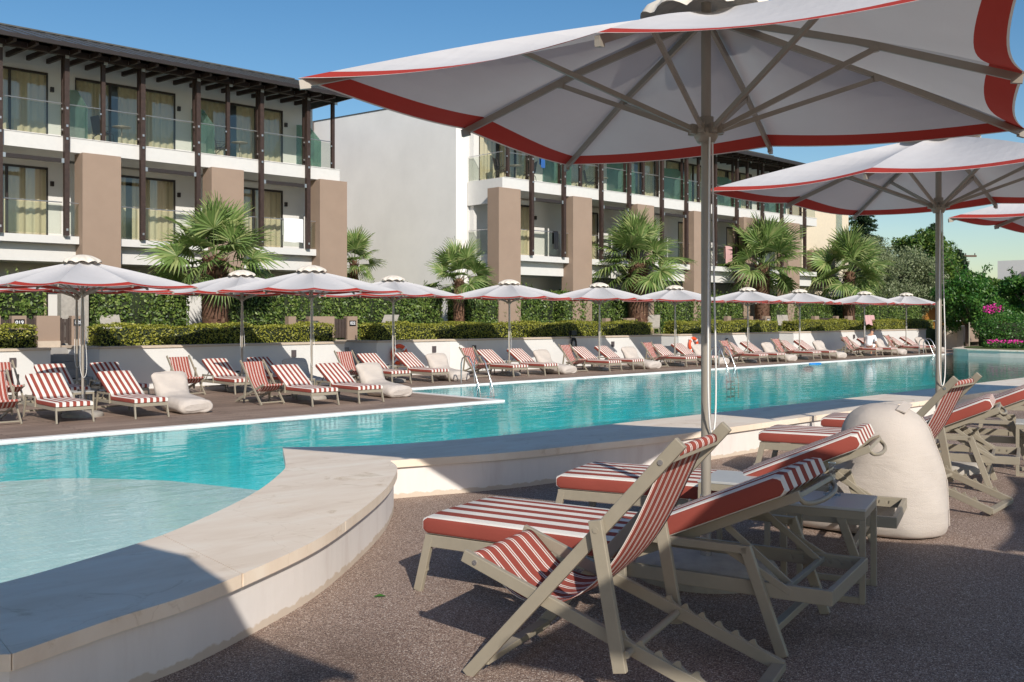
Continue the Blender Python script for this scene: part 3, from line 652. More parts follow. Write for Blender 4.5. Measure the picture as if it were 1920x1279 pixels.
# ------------------------------------------------------------------ sling deckchairs
def build_deckchair():
    root = empty('deckchair', (0, 0, 0), 0, '', 'deckchair')
    W = .285
    for sx in (-1, 1):
        x = sx*W; mb = MB(); mb.bar((x, 0, .0), (x, .845, .935), .028, .048, up=(0, -.74, .67)); mb.build('back_rail', 'taupe', root, .003)
        xi = sx*(W-.032); mb = MB(); mb.bar((xi, -.035, .445), (xi, 1.07, .035), .026, .048, up=(0, .35, .94)); mb.build('seat_rail', 'taupe', root, .003)
        for by, bz, bx in ((.775, .862, x+sx*.014), (.02, .424, xi+sx*.013)):
            mb = MB(); mb.tube([(bx, by, bz), (bx+sx*.004, by, bz)], .010, 12); mb.build('bolt', 'steel', root)
        xo = sx*(W+.030); mb = MB(); mb.bar((xo, .540, .645), (xo, .635, .12), .026, .05, up=(0, 1, .2)); mb.tube([(xo+sx*.012, .545, .612), (xo+sx*.016, .545, .612)], .011, 10); mb.build('support_leg', 'taupe', root, .003)
        mb = MB(); d = Vector((0, 1.105, -.41)).normalized(); nrm = Vector((0, .35, .94)); o = Vector((xi, .60, .235)); pts = []
        for i in range(6):
            l = i*.072; pts += [(l, .0), (l+.012, .020), (l+.020, .023), (l+.032, .008), (l+.055, .001), (l+.065, .001)]
        pts += [(.44, 0), (.44, -.03), (0, -.03)]; m = len(pts)
        for s0 in (-.004, .004): pass
        vs = [o+d*a+nrm*b+Vector((-.005, 0, 0)) for a, b in pts]+[o+d*a+nrm*b+Vector((.005, 0, 0)) for a, b in pts]
        mb.add(vs, [tuple(range(m)), tuple(range(m, 2*m))[::-1]]+[(i, m+i, m+(i+1) % m, (i+1) % m) for i in range(m)]); mb.build('notch_rack', 'taupe', root)
    for (y, z, hw, wd, ht) in ((.06, .055, W-.014, .045, .025), (1.055, .035, W-.02, .05, .028), (.80, .875, W-.014, .028, .028), (.0, .425, W-.045, .028, .028)):
        mb = MB(); mb.bar((-hw, y, z), (hw, y, z), wd, ht); mb.build('crossbar', 'taupe', root, .003)
    mb = MB(); mb.tube([(-W-.03, .655, .185), (W+.03, .655, .185)], .014, 12); mb.build('stop_rod', 'taupe', root)
    # sling
    P = [(.795, .868), (.815, .880), (.812, .900), (.795, .903), (.775, .880), (.715, .745), (.645, .60), (.565, .47), (.47, .37), (.37, .31), (.27, .288), (.16, .318), (.07, .398), (.02, .443), (-.005, .449), (-.022, .440), (-.022, .41)]
    pts = []
    PP = [Vector((0, *p)) for p in P]; Q = [PP[0]*2-PP[1]]+PP+[PP[-1]*2-PP[-2]]
    for i in range(1, len(Q)-2):
        for k in range(3):
            t = k/3; a, b, c, d = Q[i-1], Q[i], Q[i+1], Q[i+2]; pts.append(.5*((2*b)+(c-a)*t+(2*a-5*b+4*c-d)*t*t+(3*b-a-3*c+d)*t**3))
    pts.append(PP[-1]); mb = MB(); NX = 10; n = NX+1; hw = W-.044
    L = len(pts); vs = []
    for i, p in enumerate(pts):
        e = math.sin(math.pi*min(1, max(0, (i-10)/(L-14))))
        for k in range(n):
            q = 2*k/NX-1; wx = hw*(1-.03*e); vs.append((q*wx, p.y, p.z-.012*e*(1-q*q)))
    mb.add(vs, [(i*n+k, i*n+k+1, (i+1)*n+k+1, (i+1)*n+k) for i in range(L-1) for k in range(NX)], 0, True)
    so_ = mb.build('sling', 'sling', root); sm = so_.modifiers.new('thick', 'SOLIDIFY'); sm.thickness = .003
    return root
DC = build_deckchair(); GD = 'striped sling deckchairs'
cam_place(DC, -.169, 3.80, -27.7, .285, 'striped sling deckchair standing closest to the camera', GD)
cam_place(DC, 2.42, 7.42, -40, .285, 'striped sling deckchair standing right behind the big beige bean bag', GD)

# ------------------------------------------------------------------ bean bag loungers
def build_bean(near):
    root = empty('bean_bag', (0, 0, 0), 0, '', 'bean bag')
    NY, NA = 44, 40; vs = []; fs = []
    # spine runs along the seat, then bends up the back: (y, z centre, half thickness, half width)
    if near: S_ = [(0.0, .12, .06, .22), (.05, .13, .12, .33), (.2, .15, .15, .37), (.42, .165, .165, .38), (.60, .20, .20, .37), (.74, .29, .25, .36), (.84, .42, .26, .345), (.90, .56, .24, .33), (.94, .70, .19, .29), (.96, .79, .11, .20), (.965, .825, .03, .07)]
    else: S_ = [(0.0, .13, .06, .26), (.04, .135, .13, .34), (.2, .15, .15, .355), (.5, .16, .16, .36), (.8, .17, .17, .35), (.98, .21, .18, .33), (1.10, .31, .15, .34), (1.18, .45, .13, .36), (1.26, .60, .11, .37), (1.31, .71, .07, .36), (1.335, .765, .02, .31)]
    P = [Vector(a) for a in [(x, z, 0) for x, z, _, _ in S_]]
    def samp(q):
        f = q*(len(S_)-1); i = min(len(S_)-2, int(f)); t = f-i
        a = [S_[max(0, i-1)], S_[i], S_[i+1], S_[min(len(S_)-1, i+2)]]
        return [.5*((2*a[1][k])+(a[2][k]-a[0][k])*t+(2*a[0][k]-5*a[1][k]+4*a[2][k]-a[3][k])*t*t+(3*a[1][k]-a[0][k]-3*a[2][k]+a[3][k])*t**3) for k in range(4)]
    ring = []
    for i in range(NY+1):
        q = i/NY; y, z, th, wd = samp(q); a = samp(min(1, q+.02)); b = samp(max(0, q-.02)); d = Vector((0, a[0]-b[0], a[1]-b[1])).normalized(); up = Vector((0, -d.z, d.y))
        if near and q > .5: up = (up+Vector((0, -.0, .0))).normalized()
        for k in range(NA):
            t = 2*math.pi*k/NA; c, s_ = math.cos(t), math.sin(t); ex = .62 if not near else .78
            px = wd*math.copysign(abs(c)**ex, c); pz = th*math.copysign(abs(s_)**ex, s_)
            if not near: pz *= 1-.35*abs(c)**6
            p = Vector((px, y, z))+up*pz
            p += Vector((0, .012*math.sin(7*px+9*q*3), .010*math.sin(8*px+14*q)))
            if near and q > .45: p.y = max(p.y, 0) + (.0 if s_ > 0 else .10*math.sin(math.pi*min(1, max(0, (z-.05)/.7))))
            p.z = max(p.z, 0); vs.append(p)
    if near:   # the back swells down to the ground behind
        for v_ in vs:
            if v_.y > .62 and v_.z < .45: v_.z *= max(0, (v_.z-.02))/max(.001, v_.z)
    for i in range(NY):
        for k in range(NA): fs.append((i*NA+k, i*NA+(k+1) % NA, (i+1)*NA+(k+1) % NA, (i+1)*NA+k))
    mb = MB(); mb.add(vs, fs, 0, True); mb.add(vs[:NA], [tuple(range(NA))[::-1]], 0, True); mb.add(vs[-NA:], [tuple(range(NA))], 0, True)
    if near: # one full pear shaped sack for the back
        n = 44; pv = []; prof = [(0, .0), (.20, .0), (.28, .015), (.315, .07), (.335, .2), (.335, .34), (.325, .46), (.303, .57), (.275, .66), (.225, .735), (.155, .785), (.075, .808), (.0, .812)]
        pr = []
        for (a_, b_) in zip(prof, prof[1:]): pr += [(a_[0]+(b_[0]-a_[0])*q/2, a_[1]+(b_[1]-a_[1])*q/2) for q in range(2)]
        pr.append(prof[-1])
        mb = MB(); vs2 = []
        for r_, z in pr:
            for k in range(n):
                t = 2*math.pi*k/n; x = r_*math.cos(t)*1.0; y = r_*math.sin(t)*(.90 if math.sin(t) > 0 else 1.0); 
                # foot lobe stretching forward (-y) low down
                if math.sin(t) < 0: y *= 1+1.9*max(0, 1-z/.42)**.8*(z < .42)
                lean = -.10*(z/.8)
                vs2.append((x*.90*(1+.010*math.sin(6*t+9*z)), y+.93+lean+.006*math.sin(5*t+17*z), z))
        m = len(pr); mb.add(vs2, [(i*n+k, i*n+(k+1) % n, (i+1)*n+(k+1) % n, (i+1)*n+k) for i in range(m-1) for k in range(n)], 0, True)
    o = mb.build('cover', 'bean', root); s = o.modifiers.new('sub', 'SUBSURF'); s.levels = 1; s.render_levels = 1
    tx = bpy.data.textures.new('wrinkle', 'CLOUDS'); tx.noise_scale = .16; d = o.modifiers.new('disp', 'DISPLACE'); d.texture = tx; d.strength = .006 if near else .03; d.texture_coords = 'LOCAL'
    if near:
        mb = MB(); mb.bar((-.02, .965, .815), (.13, .94, .775), .06, .012, up=(.3, .3, 1)); mb.build('carry_strap', 'bean', root, .003)
        mb = MB(); mb.tube([(0, .93+r_*.9-.125*z+.001+.006*math.sin(5*math.pi/2+17*z), z) for r_, z in [(.315, .07), (.335, .2), (.335, .34), (.325, .46), (.303, .57), (.275, .66), (.225, .735)]], .0035, 5); mb.build('seam', 'bean', root)
    else:
        mb = MB(); mb.bar((-.08, 1.335, .775), (.08, 1.335, .775), .05, .012); mb.build('carry_strap', 'bean', root, .003)
    return root
BN = build_bean(True); BB = build_bean(False); BB.name = 'bean_bag.020'; GB = 'beige bean bag loungers'
cam_place(BN, 1.46, 6.38, -27.7, .37, 'big beige bean bag sitting between the two near groups of loungers', GB)

# ------------------------------------------------------------------ side tables, ashtrays, tube vase
def build_table():
    root = empty('side_table', (0, 0, 0), 0, '', 'table')
    mb = MB(); h = .45; q = .20
    mb.box(-q, q, -q, q, h-.010, h+.004); mb.build('table_top', 'tabletop', root, .002)
    mb = MB(); mb.box(-q+.003, q-.003, -q+.003, -q+.025, h-.05, h-.0102); mb.box(-q+.003, q-.003, q-.025, q-.003, h-.05, h-.0102); mb.box(-q+.003, -q+.025, -q+.025, q-.025, h-.05, h-.0102); mb.box(q-.025, q-.003, -q+.025, q-.025, h-.05, h-.0102)
    mb.build('apron', 'taupe', root, .002)
    for sy in (-1, 1):
        mb = MB(); mb.box(-q+.0305, q-.0305, sy*(q-.016)-.011, sy*(q-.016)+.011, .0, .03); mb.build('foot_rail', 'taupe', root, .002)
    for sx in (-1, 1):
        for sy in (-1, 1):
            mb = MB(); mb.box(sx*(q-.016)-.014, sx*(q-.016)+.014, sy*(q-.016)-.014, sy*(q-.016)+.014, 0, h-.0502); mb.build('leg', 'taupe', root, .002)
    return root
TB = build_table(); GT = 'small square side tables'
def table(X, Y, label, d=-27.7):
    s, t = camw(X, Y); return place(TB, used, (s, t, 0), R(d-43.9), label, GT)
table(1.585, 4.97, 'square side table carrying the clear tube vase, between the two near lounger backrests')
table(1.30, 5.62, 'square side table behind the near parasol pole beside the striped mattress')
table(4.55, 8.55, 'square side table cut by the right edge of the photo beside the raised backrest')
mb = MB(); q = .018
for a, b, c, d in ((-q, q, -q, -q+.004), (-q, q, q-.004, q), (-q, -q+.004, -q+.004, q-.004), (q-.004, q, -q+.004, q-.004)): mb.box(a, b, c, d, .012, .165)
for k in range(6): a = k*math.pi/3; mb.bar((0, 0, .006), (.045*math.cos(a), .045*math.sin(a), .006), .014, .011)
mb.lathe([(.0, .02), (.024, .016), (.026, .0), (.0, .0)], 16)
v = mb.build('tube_vase', 'clear'); s, t = camw(1.63, 5.07); v.location = (s, t, .4545); v.rotation_euler = (0, 0, .5)
tag(v, 'clear plastic tube vase with a star shaped foot on the near side table', 'vase')
# striped ball cushion and small leaf on the ground
mb = MB(); s, t = camw(3.05, 7.9)
n = 20
for i in range(10):
    a0, a1 = i*math.pi/10, (i+1)*math.pi/10
    vs = [(.085*math.cos(a)*1.6, .085*math.sin(a)*math.cos(b)*1.0, .085*math.sin(a)*math.sin(b)) for a in (a0, a1) for b in [2*math.pi*k/n for k in range(n)]]
    mb.add(vs, [(k, (k+1) % n, n+(k+1) % n, n+k) for k in range(n)], i % 2, True)
o = mb.build('rolled_towel', ['shirt', 'black']); o.location = (s, t, .09); o.rotation_euler = (0, 0, 1.2); tag(o, 'black and white striped rolled towel lying under the raised lounger at right', 'towel')
mb = MB(); mb.add([(0, -.03, .004), (.018, 0, .012), (0, .035, .004), (-.016, 0, .009)], [(0, 1, 2, 3)])
o = mb.build('fallen_leaf', 'tree_leaf'); s, t = camw(-.64, 4.83); o.location = (s, t, .002); o.rotation_euler = (0, 0, 1); tag(o, 'single small green leaf lying on the terrace by the pool wall', 'leaf')

# ------------------------------------------------------------------ far deck furniture clusters
def ashtray(loc, label):
    mb = MB(); mb.lathe([(0, .004), (.04, .004), (.046, .035), (.052, .035), (.052, 0), (0, 0)], 14); o = mb.build('ashtray', 'black'); o.location = loc; tag(o, label, 'ashtray', 'black ashtrays on the side tables'); return o
ASH = [None]
def far_set(su, tu, desc, bean=True, dck=True, dx=0, chairs=True, table_=True, A=-.55, B=.75, tb=-1.5, yaw=0):
    z = DK
    j = lambda a: random.uniform(-a, a)
    if dck: place(DC, used, (su-1.55+dx+j(.06), tu-.6+j(.1), z), R(j(4)), f'striped sling deckchair left of the loungers at the {desc}', GD)
    if chairs:
        place(LF, used, (su+A, tu+tb+j(.08), z), R(yaw+j(2)), f'left striped sun lounger of the pair at the {desc}', GL_)
        place(LF, used, (su+B, tu+tb-.05+j(.08), z), R(yaw+j(2)), f'right striped sun lounger of the pair at the {desc}', GL_)
    if bean: place(BB, used, (su+1.72+j(.08), tu-1.1+j(.1), z), R(j(5)), f'beige bean bag lounger right of the loungers at the {desc}', GB)
    if table_:
        place(TB, used, (su+.12, tu+.45, z), 0, f'small square side table between the lounger heads at the {desc}', GT)
        if ASH[0] is None: ASH[0] = ashtray((su+.1, tu+.4, z+.4545), f'black ashtray on the side table at the {desc}')
        else:
            o = ASH[0].copy(); col.objects.link(o); o.location = (su+.1, tu+.4, z+.4545); o['label'] = f'black ashtray on the side table at the {desc}'
far_set(7.27, 19.37, 'left front-row parasol', A=-.55, B=.80, tb=-1.15)
far_set(12.50, 19.70, 'right front-row parasol', A=-.68, B=.45, tb=-1.65, dx=.15)
for i, (s, t) in enumerate(BACK):
    far_set(s, t, f'{ordn[i]} back-row parasol', A=-.45, B=.86, tb=-1.05, dx=-.05, bean=(i not in (0,)))

# ------------------------------------------------------------------ retaining wall, stairs, steps
G_W = 'white retaining wall sections'
def wall_seg(pts, label):
    rt = empty('retaining_wall', (0, 0, 0), 0, label, 'wall', G_W)
    th = .28; mb = MB(); cpb = MB()
    for (a, b) in zip(pts, pts[1:]):
        A_, B_ = Vector((*a, 0)), Vector((*b, 0)); d = (B_-A_).normalized(); nn = Vector((-d.y, d.x, 0))
        def quad(m_, off0, off1, z0, z1, e=0):
            P = [A_-d*e+nn*off0, B_+d*e+nn*off0, B_+d*e+nn*off1, A_-d*e+nn*off1]
            vs = [(p.x, p.y, z0) for p in P]+[(p.x, p.y, z1) for p in P]
            m_.add(vs, [(0,3,2,1),(4,5,6,7),(0,1,5,4),(1,2,6,5),(2,3,7,6),(3,0,4,7)])
        quad(mb, 0, th, DK-.1, LW-.01); quad(cpb, -.04, th+.02, LW-.012, LW+.05)
    mb.build('wall_body', 'white', rt); cpb.build('wall_cap', 'tancap', rt); return rt
wall_seg([(-14, 25.45), (8.78, 25.45)], 'white retaining wall section left of the stairs by gate 019')
wall_seg([(9.72, 27.28), (9.97, 25.45), (17.4, 25.45)], 'white retaining wall section under the long low hedge, right of the stairs by gate 019')
wall_seg([(18.3, 27.28), (18.6, 25.45), (21.6, 25.45)], 'white retaining wall section carrying the left orange life ring')
wall_seg([(21.603, 25.45), (22.1, 25.15), (32.7, 25.15)], 'white retaining wall section with the coiled black hose')
wall_seg([(33.7, 27.28), (34.0, 25.25), (41.9, 25.25)], 'white retaining wall section behind the right orange life ring')
wall_seg([(42.9, 27.28), (43.2, 25.25), (58, 25.25)], 'white retaining wall section farthest right, behind the seated person')
def stairs(s0, s1, t0, label, n=6):
    mb = MB(); h = (LW-DK)/n
    for i in range(n): mb.box(s0, s1, t0+.32*i, t0+.32*n+.02, DK+h*i+(.001*i), DK+h*(i+1)-.0005*i)
    o = mb.build('stairs', 'greystep'); return tag(o, label, 'stairs', 'grey stairs up to the gardens')
stairs(8.79, 9.9, 25.4, 'grey stairs between white walls below the tan wall with gate 019')
stairs(17.41, 18.5, 25.4, 'grey stairs below the slatted gate beside sign 022')
stairs(32.71, 33.85, 25.3, 'grey stairs half hidden left of the right orange life ring')
stairs(41.91, 43.05, 25.3, 'grey stairs half hidden behind the far loungers right of the near pole')

# ------------------------------------------------------------------ hedges
def hedge(s0, s1, t0, t1, z0, z1, label, hi=False, dens=760, sz=.032, wob=.045):
    rt = None
    A = [((s1-s0)*(z1-z0), 'f'), ((s1-s0)*(t1-t0), 't'), ((t1-t0)*(z1-z0), 'l'), ((t1-t0)*(z1-z0)*.6, 'r')]
    P = []; N = []
    for a, k in A:
        n = int(a*dens*(1 if k != 'r' else .7)); u = rng.uniform(0, 1, n); v_ = rng.uniform(0, 1, n); d = rng.uniform(-.06, .03, n)
        s = s0+(s1-s0)*u; wv = wob*(np.sin(s*2.1+z0*7)+.6*np.sin(s*5.3+1)+.4*np.sin(s*11))
        if k == 'f': p = np.stack([s, t0-d-wv*.5, z0+(z1+wv-z0)*v_], 1); nn = (0, -1, .2)
        elif k == 't': p = np.stack([s, t0+(t1-t0)*v_, z1+d+wv], 1); nn = (0, -.2, 1)
        elif k == 'l': p = np.stack([s0-d, t0+(t1-t0)*u, z0+(z1-z0)*v_], 1); nn = (-1, 0, .2)
        else: p = np.stack([s1+d, t0+(t1-t0)*u, z0+(z1-z0)*v_], 1); nn = (1, 0, .2)
        P.append(p); N.append(np.tile(nn, (n, 1)))
    P = np.concatenate(P); N = np.concatenate(N)
    lv = leaves(P, sz, nrm=N, tilt=.8, aspect=.55)
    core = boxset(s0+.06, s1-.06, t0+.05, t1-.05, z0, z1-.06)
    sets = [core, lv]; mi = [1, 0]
    if hi:   # stray shoots above the clipped top
        n = int((s1-s0)*26); base = np.stack([rng.uniform(s0, s1, n), rng.uniform(t0, t1, n), np.full(n, z1)], 1)
        pts = []
        for b in base[::4]:
            hgt = rng.uniform(.1, .45); k = int(hgt*24); dirx = rng.normal(0, .12, 2)
            for q in range(k): f = q/k; pts.append((b[0]+dirx[0]*f+rng.normal(0, .02), b[1]+dirx[1]*f, b[2]+hgt*f))
        if pts: sets.append(leaves(np.array(pts), sz*.8)); mi.append(0)
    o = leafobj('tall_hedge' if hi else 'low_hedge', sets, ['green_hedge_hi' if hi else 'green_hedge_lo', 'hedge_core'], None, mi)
    return tag(o, label, 'hedge', 'tall dark hedges' if hi else 'clipped low hedges')
HL = [(-6, 8.66, 'left of the tan wall with sign 019'), (10.22, 17.42, 'in front of the thick-trunked palm, the longest left one'),
      (18.95, 25.95, 'right of the slatted gate with sign 022'), (26.12, 33.2, 'above the coiled black hose'),
      (35.2, 43.0, 'between the grey sunbed and the tan gate posts'), (44.9, 51.7, 'right of the pink sunbed by the tan gate posts'), (53.3, 60.8, 'behind the seated person, farthest right')]
for a, b, l in HL: hedge(a, b, 26.0, 26.95, LW, 1.07, 'clipped low hedge '+l)
HT = [(-4, 9.9, 'at the left edge behind the tan wall with sign 019'), (10.75, 14.1, 'left of the thick-trunked palm'), (15.4, 24.3, 'in front of the big white end wall'),
      (25.5, 30.4, 'right of the thin-trunked palm'), (30.95, 35.2, 'left of the tall palm by the second tan pillar'), (36.9, 45.4, 'right of the near parasol pole'), (46.2, 66, 'farthest right behind the last parasols')]
for a, b, l in HT: hedge(a, b, 29.0, 30.3, LW, 2.35 if a < 50 else 2.2, 'tall dark green hedge '+l, True, 430, .055, .07)

# ------------------------------------------------------------------ garden walls with gates and number signs
def text_mesh(txt, size):
    c = bpy.data.curves.new('txt', 'FONT'); c.body = txt; c.size = size; c.align_x = 'CENTER'; c.align_y = 'CENTER'; c.extrude = .002; c.offset = size*.02
    o = bpy.data.objects.new('txt', c); col.objects.link(o); dg = bpy.context.evaluated_depsgraph_get(); me = bpy.data.meshes.new_from_object(o.evaluated_get(dg)); bpy.data.objects.remove(o)
    return me
def sign(s, t, z, txt, label):
    rt = empty('number_sign', (s, t, z), 0, label, 'sign', 'black number signs on the garden walls')
    mb = MB(); mb.box(-.125, .125, -.012, 0, -.09, .09); mb.build('plate', 'black', rt)
    me = text_mesh(txt, .135); me.materials.clear(); me.materials.append(M['shirt']); o = bpy.data.objects.new('digits', me); col.objects.link(o); o.parent = rt; o.rotation_euler = (R(90), 0, 0); o.location = (0, -.0145, 0)
    return rt
def slats(mb, s0, s1, t, z0, z1):
    mb.box(s0, s0+.05, t, t+.05, z0, z1); mb.box(s1-.05, s1, t, t+.05, z0, z1)
    n = max(2, int((s1-s0-.1)/.105)); w_ = (s1-s0-.1)/n
    for i in range(n): mb.box(s0+.05+w_*i+.008, s0+.05+w_*(i+1)-.008, t+.012, t+.035, z0+.04, z1-.03)
    mb.box(s0+.05, s1-.05, t+.036, t+.05, z0+.12, z0+.2); mb.box(s0+.05, s1-.05, t+.036, t+.05, z1-.2, z1-.12)
def garden_wall(panels, gates, t, zt, label):
    rt = empty('garden_wall', (0, 0, 0), 0, label, 'wall', 'tan garden walls with slatted gates')
    mb = MB()
    for a, b in panels: mb.box(a, b, t, t+.22, LW-.02, zt)
    mb.build('wall_body', 'tan', rt)
    for a, b, zz in gates:
        mb = MB(); slats(mb, a+.01, b-.01, t+.04, LW+.06, zz); g = mb.build('gate', 'gardenfence', rt)
    return rt
garden_wall([(6.0, 8.20), (8.47, 8.82), (9.07, 9.66), (9.96, 10.30)], [(8.21, 8.46, 1.28), (8.83, 9.06, 1.30), (9.67, 9.95, 1.30)], 27.3, 1.355, 'tan garden wall with brown gates beside sign 019')
mb = MB(); mb.box(9.08, 9.65, 27.24, 27.297, LW, LW+.17); o = mb.build('plinth_step', 'tancap'); tag(o, 'pale stone step below the tan wall by gate 019', 'step')
sign(8.645, 27.295, 1.175, '019', 'black sign reading 019 on the tan garden wall')
sign(10.13, 27.295, 1.175, '020', 'black sign reading 020 half hidden behind the left parasol pole')
garden_wall([(16.75, 17.02), (17.52, 18.47), (18.98, 19.38)], [(17.03, 17.51, 1.24), (18.48, 18.97, 1.27)], 27.6, 1.33, 'tan garden wall with brown gate between signs 021 and 022')
sign(17.72, 27.595, 1.10, '021', 'black sign reading 021 half hidden behind a parasol pole')
sign(19.18, 27.595, 1.10, '022', 'black sign reading 022 on the tan post right of the slatted gate')
garden_wall([(31.95, 32.25), (33.35, 33.9)], [(32.26, 33.34, 1.16)], 27.5, 1.24, 'tan garden gate posts below the tall palm near the second pillar')
garden_wall([(40.95, 41.25), (42.86, 43.2), (44.35, 44.8)], [(41.26, 42.85, 1.24), (43.21, 44.34, 1.2)], 27.5, 1.32, 'tan garden gate posts right of the near parasol pole')
sign(44.58, 27.495, 1.12, '023', 'small black sign on the tan post beside the pink sunbed')
garden_wall([(49.25, 49.7), (51.6, 51.88), (52.95, 53.5)], [(49.71, 51.59, 1.24), (51.89, 52.94, 1.2)], 27.5, 1.32, 'tan garden gate posts left of the pink draped towel')
mb = MB(); mb.box(10.15, 10.9, 28.6, 28.9, LW, 2.3); o = mb.build('wooden_screen', 'concrete'); tag(o, 'pale vertical board screen in the gap of the tall hedge by gate 020', 'screen')

# plain sunbeds on the lawn
def build_sunbed():
    root = empty('garden_sunbed', (0, 0, 0), 0, '', 'sunbed')
    mb = MB()
    for sx in (-.3, .3): mb.box(sx-.015, sx+.015, 0, 1.25, .27, .31)
    mb.box(-.285, .285, 0, .03, .27, .31); mb.build('frame', 'taupe', root)
    mb = MB(); mb.bar((0, .02, .315), (0, 1.22, .315), .56, .012); mb.bar((0, 1.2, .32), (0, 1.72, .86), .56, .012, up=(0, -.7, .7)); mb.build('seat', 'concrete', root)
    for sx in (-.3, .3):
        for y in (.1, 1.2):
            mb = MB(); mb.bar((sx, y, .28), (sx, y+.06, 0), .03, .03, up=(0, 1, 0)); mb.build('leg', 'taupe', root)
    return root
SB = build_sunbed(); GS = 'plain sunbeds on the lawn'
for s, t, rz, l in ((11.35, 27.35, -10, 'plain taupe sunbed behind the longest low hedge by sign 020'), (19.9, 27.5, -60, 'plain taupe sunbed on the lawn right of sign 022'), (34.3, 26.9, -55, 'plain grey sunbed in the gap between hedges left of the near pole'), (45.6, 27.0, -50, 'plain sunbed with a pink towel behind the far low hedge')):
    place(SB, used, (s, t, LW), R(rz), l, GS)
mb = MB(); mb.box(-.2, .2, -.25, .3, 0, .02); o = mb.build('towel', 'redtowel'); o.location = (11.2, 27.6, LW+.33); tag(o, 'red towel on the sunbed behind the hedge by sign 020', 'towel')
mb = MB()
for i in range(10):
    a, b = -.6+.12*i, -.48+.12*i; mb.add([(a, .04*math.sin(i*2), .95), (b, .04*math.sin(i*2+2), .95), (b+.03, .05*math.sin(i*2+2)-.1, .42+.05*math.sin(i)), (a+.03, .05*math.sin(i*2)-.1, .42+.05*math.sin(i-1))], [(0,1,2,3)], 0, True)
o = mb.build('draped_towel', 'pinkt'); o.location = (53.1, 26.3, LW-.1); tag(o, 'large pink towel draped over a chair in the gap between the far low hedges', 'towel')

# ------------------------------------------------------------------ palms
def frond_mesh(name, fanr=.90, pet=.92, n=28, droop=.25, seed=1, spread=125):
    r = random.Random(seed); mb = MB()
    mb.tube([(0, 0, 0), (pet*.5, 0, .03), (pet, 0, 0)], [.016, .012, .008], 5)
    for i in range(n):
        a = R(-spread+2*spread*i/(n-1)); L = fanr*(.72+.28*math.cos(a*.62))*r.uniform(.9, 1.05)
        d = Vector((math.cos(a), math.sin(a), 0)); sd = Vector((-d.y, d.x, 0)); wv = .045
        segs = 5; vs = []
        for k in range(segs+1):
            f = k/segs; c = Vector((pet, 0, 0))+d*L*f; c.z = .06*math.sin(math.pi*f)*(1 if i % 2 else .6)-droop*L*f**2.6*(1+r.uniform(-.3, .5)*(f > .6)) + abs(a)*.10*f
            ww = wv*(f/.45 if f < .45 else (1-f)/.55)+.002; ww *= (1.15 if f < .5 else 1)
            vs += [c-sd*ww+Vector((0, 0, .012*(1-f))), c+Vector((0, 0, -.012)), c+sd*ww+Vector((0, 0, .012*(1-f)))]
        mb.add(vs, [(k*3+j, k*3+j+1, k*3+j+4, k*3+j+3) for k in range(segs) for j in (0, 1)], 0)
    me = bpy.data.meshes.new(name); me.from_pydata(mb.v, [], mb.f); me.materials.append(M['palm_leaf']); me.update(); return me
FR = [frond_mesh('frond', seed=1, droop=.14), frond_mesh('frond', seed=2, droop=.26, spread=115), frond_mesh('frond', seed=3, droop=.42, n=26), frond_mesh('frond', seed=4, droop=.08, n=32, spread=130)]
def palm(s, t, zc, scale, tr, nf, label, seed=0, base=LW):
    r = random.Random(seed); rt = empty('palm_tree', (s, t, base), 0, label, 'palm tree', 'fan palms in the garden')
    H = zc-base; sets = []; mb = MB()
    prof = []; nseg = 10
    for i in range(nseg+1):
        f = i/nseg; prof.append((tr*(.92+.16*math.sin(math.pi*f)-1.3*max(0, f-.72)), H*f))
    mb.lathe(prof, 18); n0 = int(H*tr*900)
    for i in range(min(1400, max(260, n0))):
        a = r.uniform(0, 2*math.pi); z = r.uniform(0, H*.98); rr = tr*1.0; d = Vector((math.cos(a), math.sin(a), 0)); sd = Vector((-d.y, d.x, 0))
        w_ = r.uniform(.03, .07)*(.6+tr); h = r.uniform(.08, .16); p = d*(rr*.97)+Vector((0, 0, z))
        q = p+d*r.uniform(.03, .10)+Vector((0, 0, h))
        mb.add([p-sd*w_, p+sd*w_, q+sd*w_*.5, q-sd*w_*.5], [(0, 1, 2, 3)])
    mb.build('trunk', 'palmbark', rt)
    for i in range(nf):
        f = (i+.5)/nf; el = 86-122*f**1.05+r.uniform(-7, 7); az = i*137.5+r.uniform(-15, 15)
        me = FR[3 if f < .2 else (0 if f < .45 else (1 if f < .75 else 2))]
        o = bpy.data.objects.new('frond', me); col.objects.link(o); o.parent = rt
        o.location = (.10*tr*math.cos(R(az)), .10*tr*math.sin(R(az)), H-.05-.25*f*scale)
        q = Quaternion((0, 0, 1), R(az)) @ Quaternion((0, 1, 0), R(-el)) @ Quaternion((1, 0, 0), R(r.uniform(-45, 45)))
        o.rotation_mode = 'QUATERNION'; o.rotation_quaternion = q; s_ = scale*r.uniform(.82, 1.1)*(.85 if f > .8 else 1); o.scale = (s_, s_, s_)
    return rt
palm(14.55, 28.2, 3.15, 1.12, .37, 29, 'stout fan palm with a thick shaggy trunk in front of the left hotel block', 1)
palm(24.75, 35.5, 3.7, .85, .16, 20, 'fan palm half hidden behind the right tan pillar of the left hotel block', 2)
palm(24.46, 28.3, 2.75, .9, .19, 20, 'smaller fan palm with slim reddish trunk in front of the white end wall', 3)
palm(35.1, 28.3, 3.75, 1.34, .42, 30, 'full fan palm in front of the second tan pillar, left of the near parasol pole', 4)
palm(45.3, 28.3, 4.05, 1.52, .35, 32, 'tall full fan palm just right of the near parasol pole', 5)
palm(54.4, 28.2, 3.9, 1.52, .32, 29, 'fan palm farthest right beside the olive trees', 6)

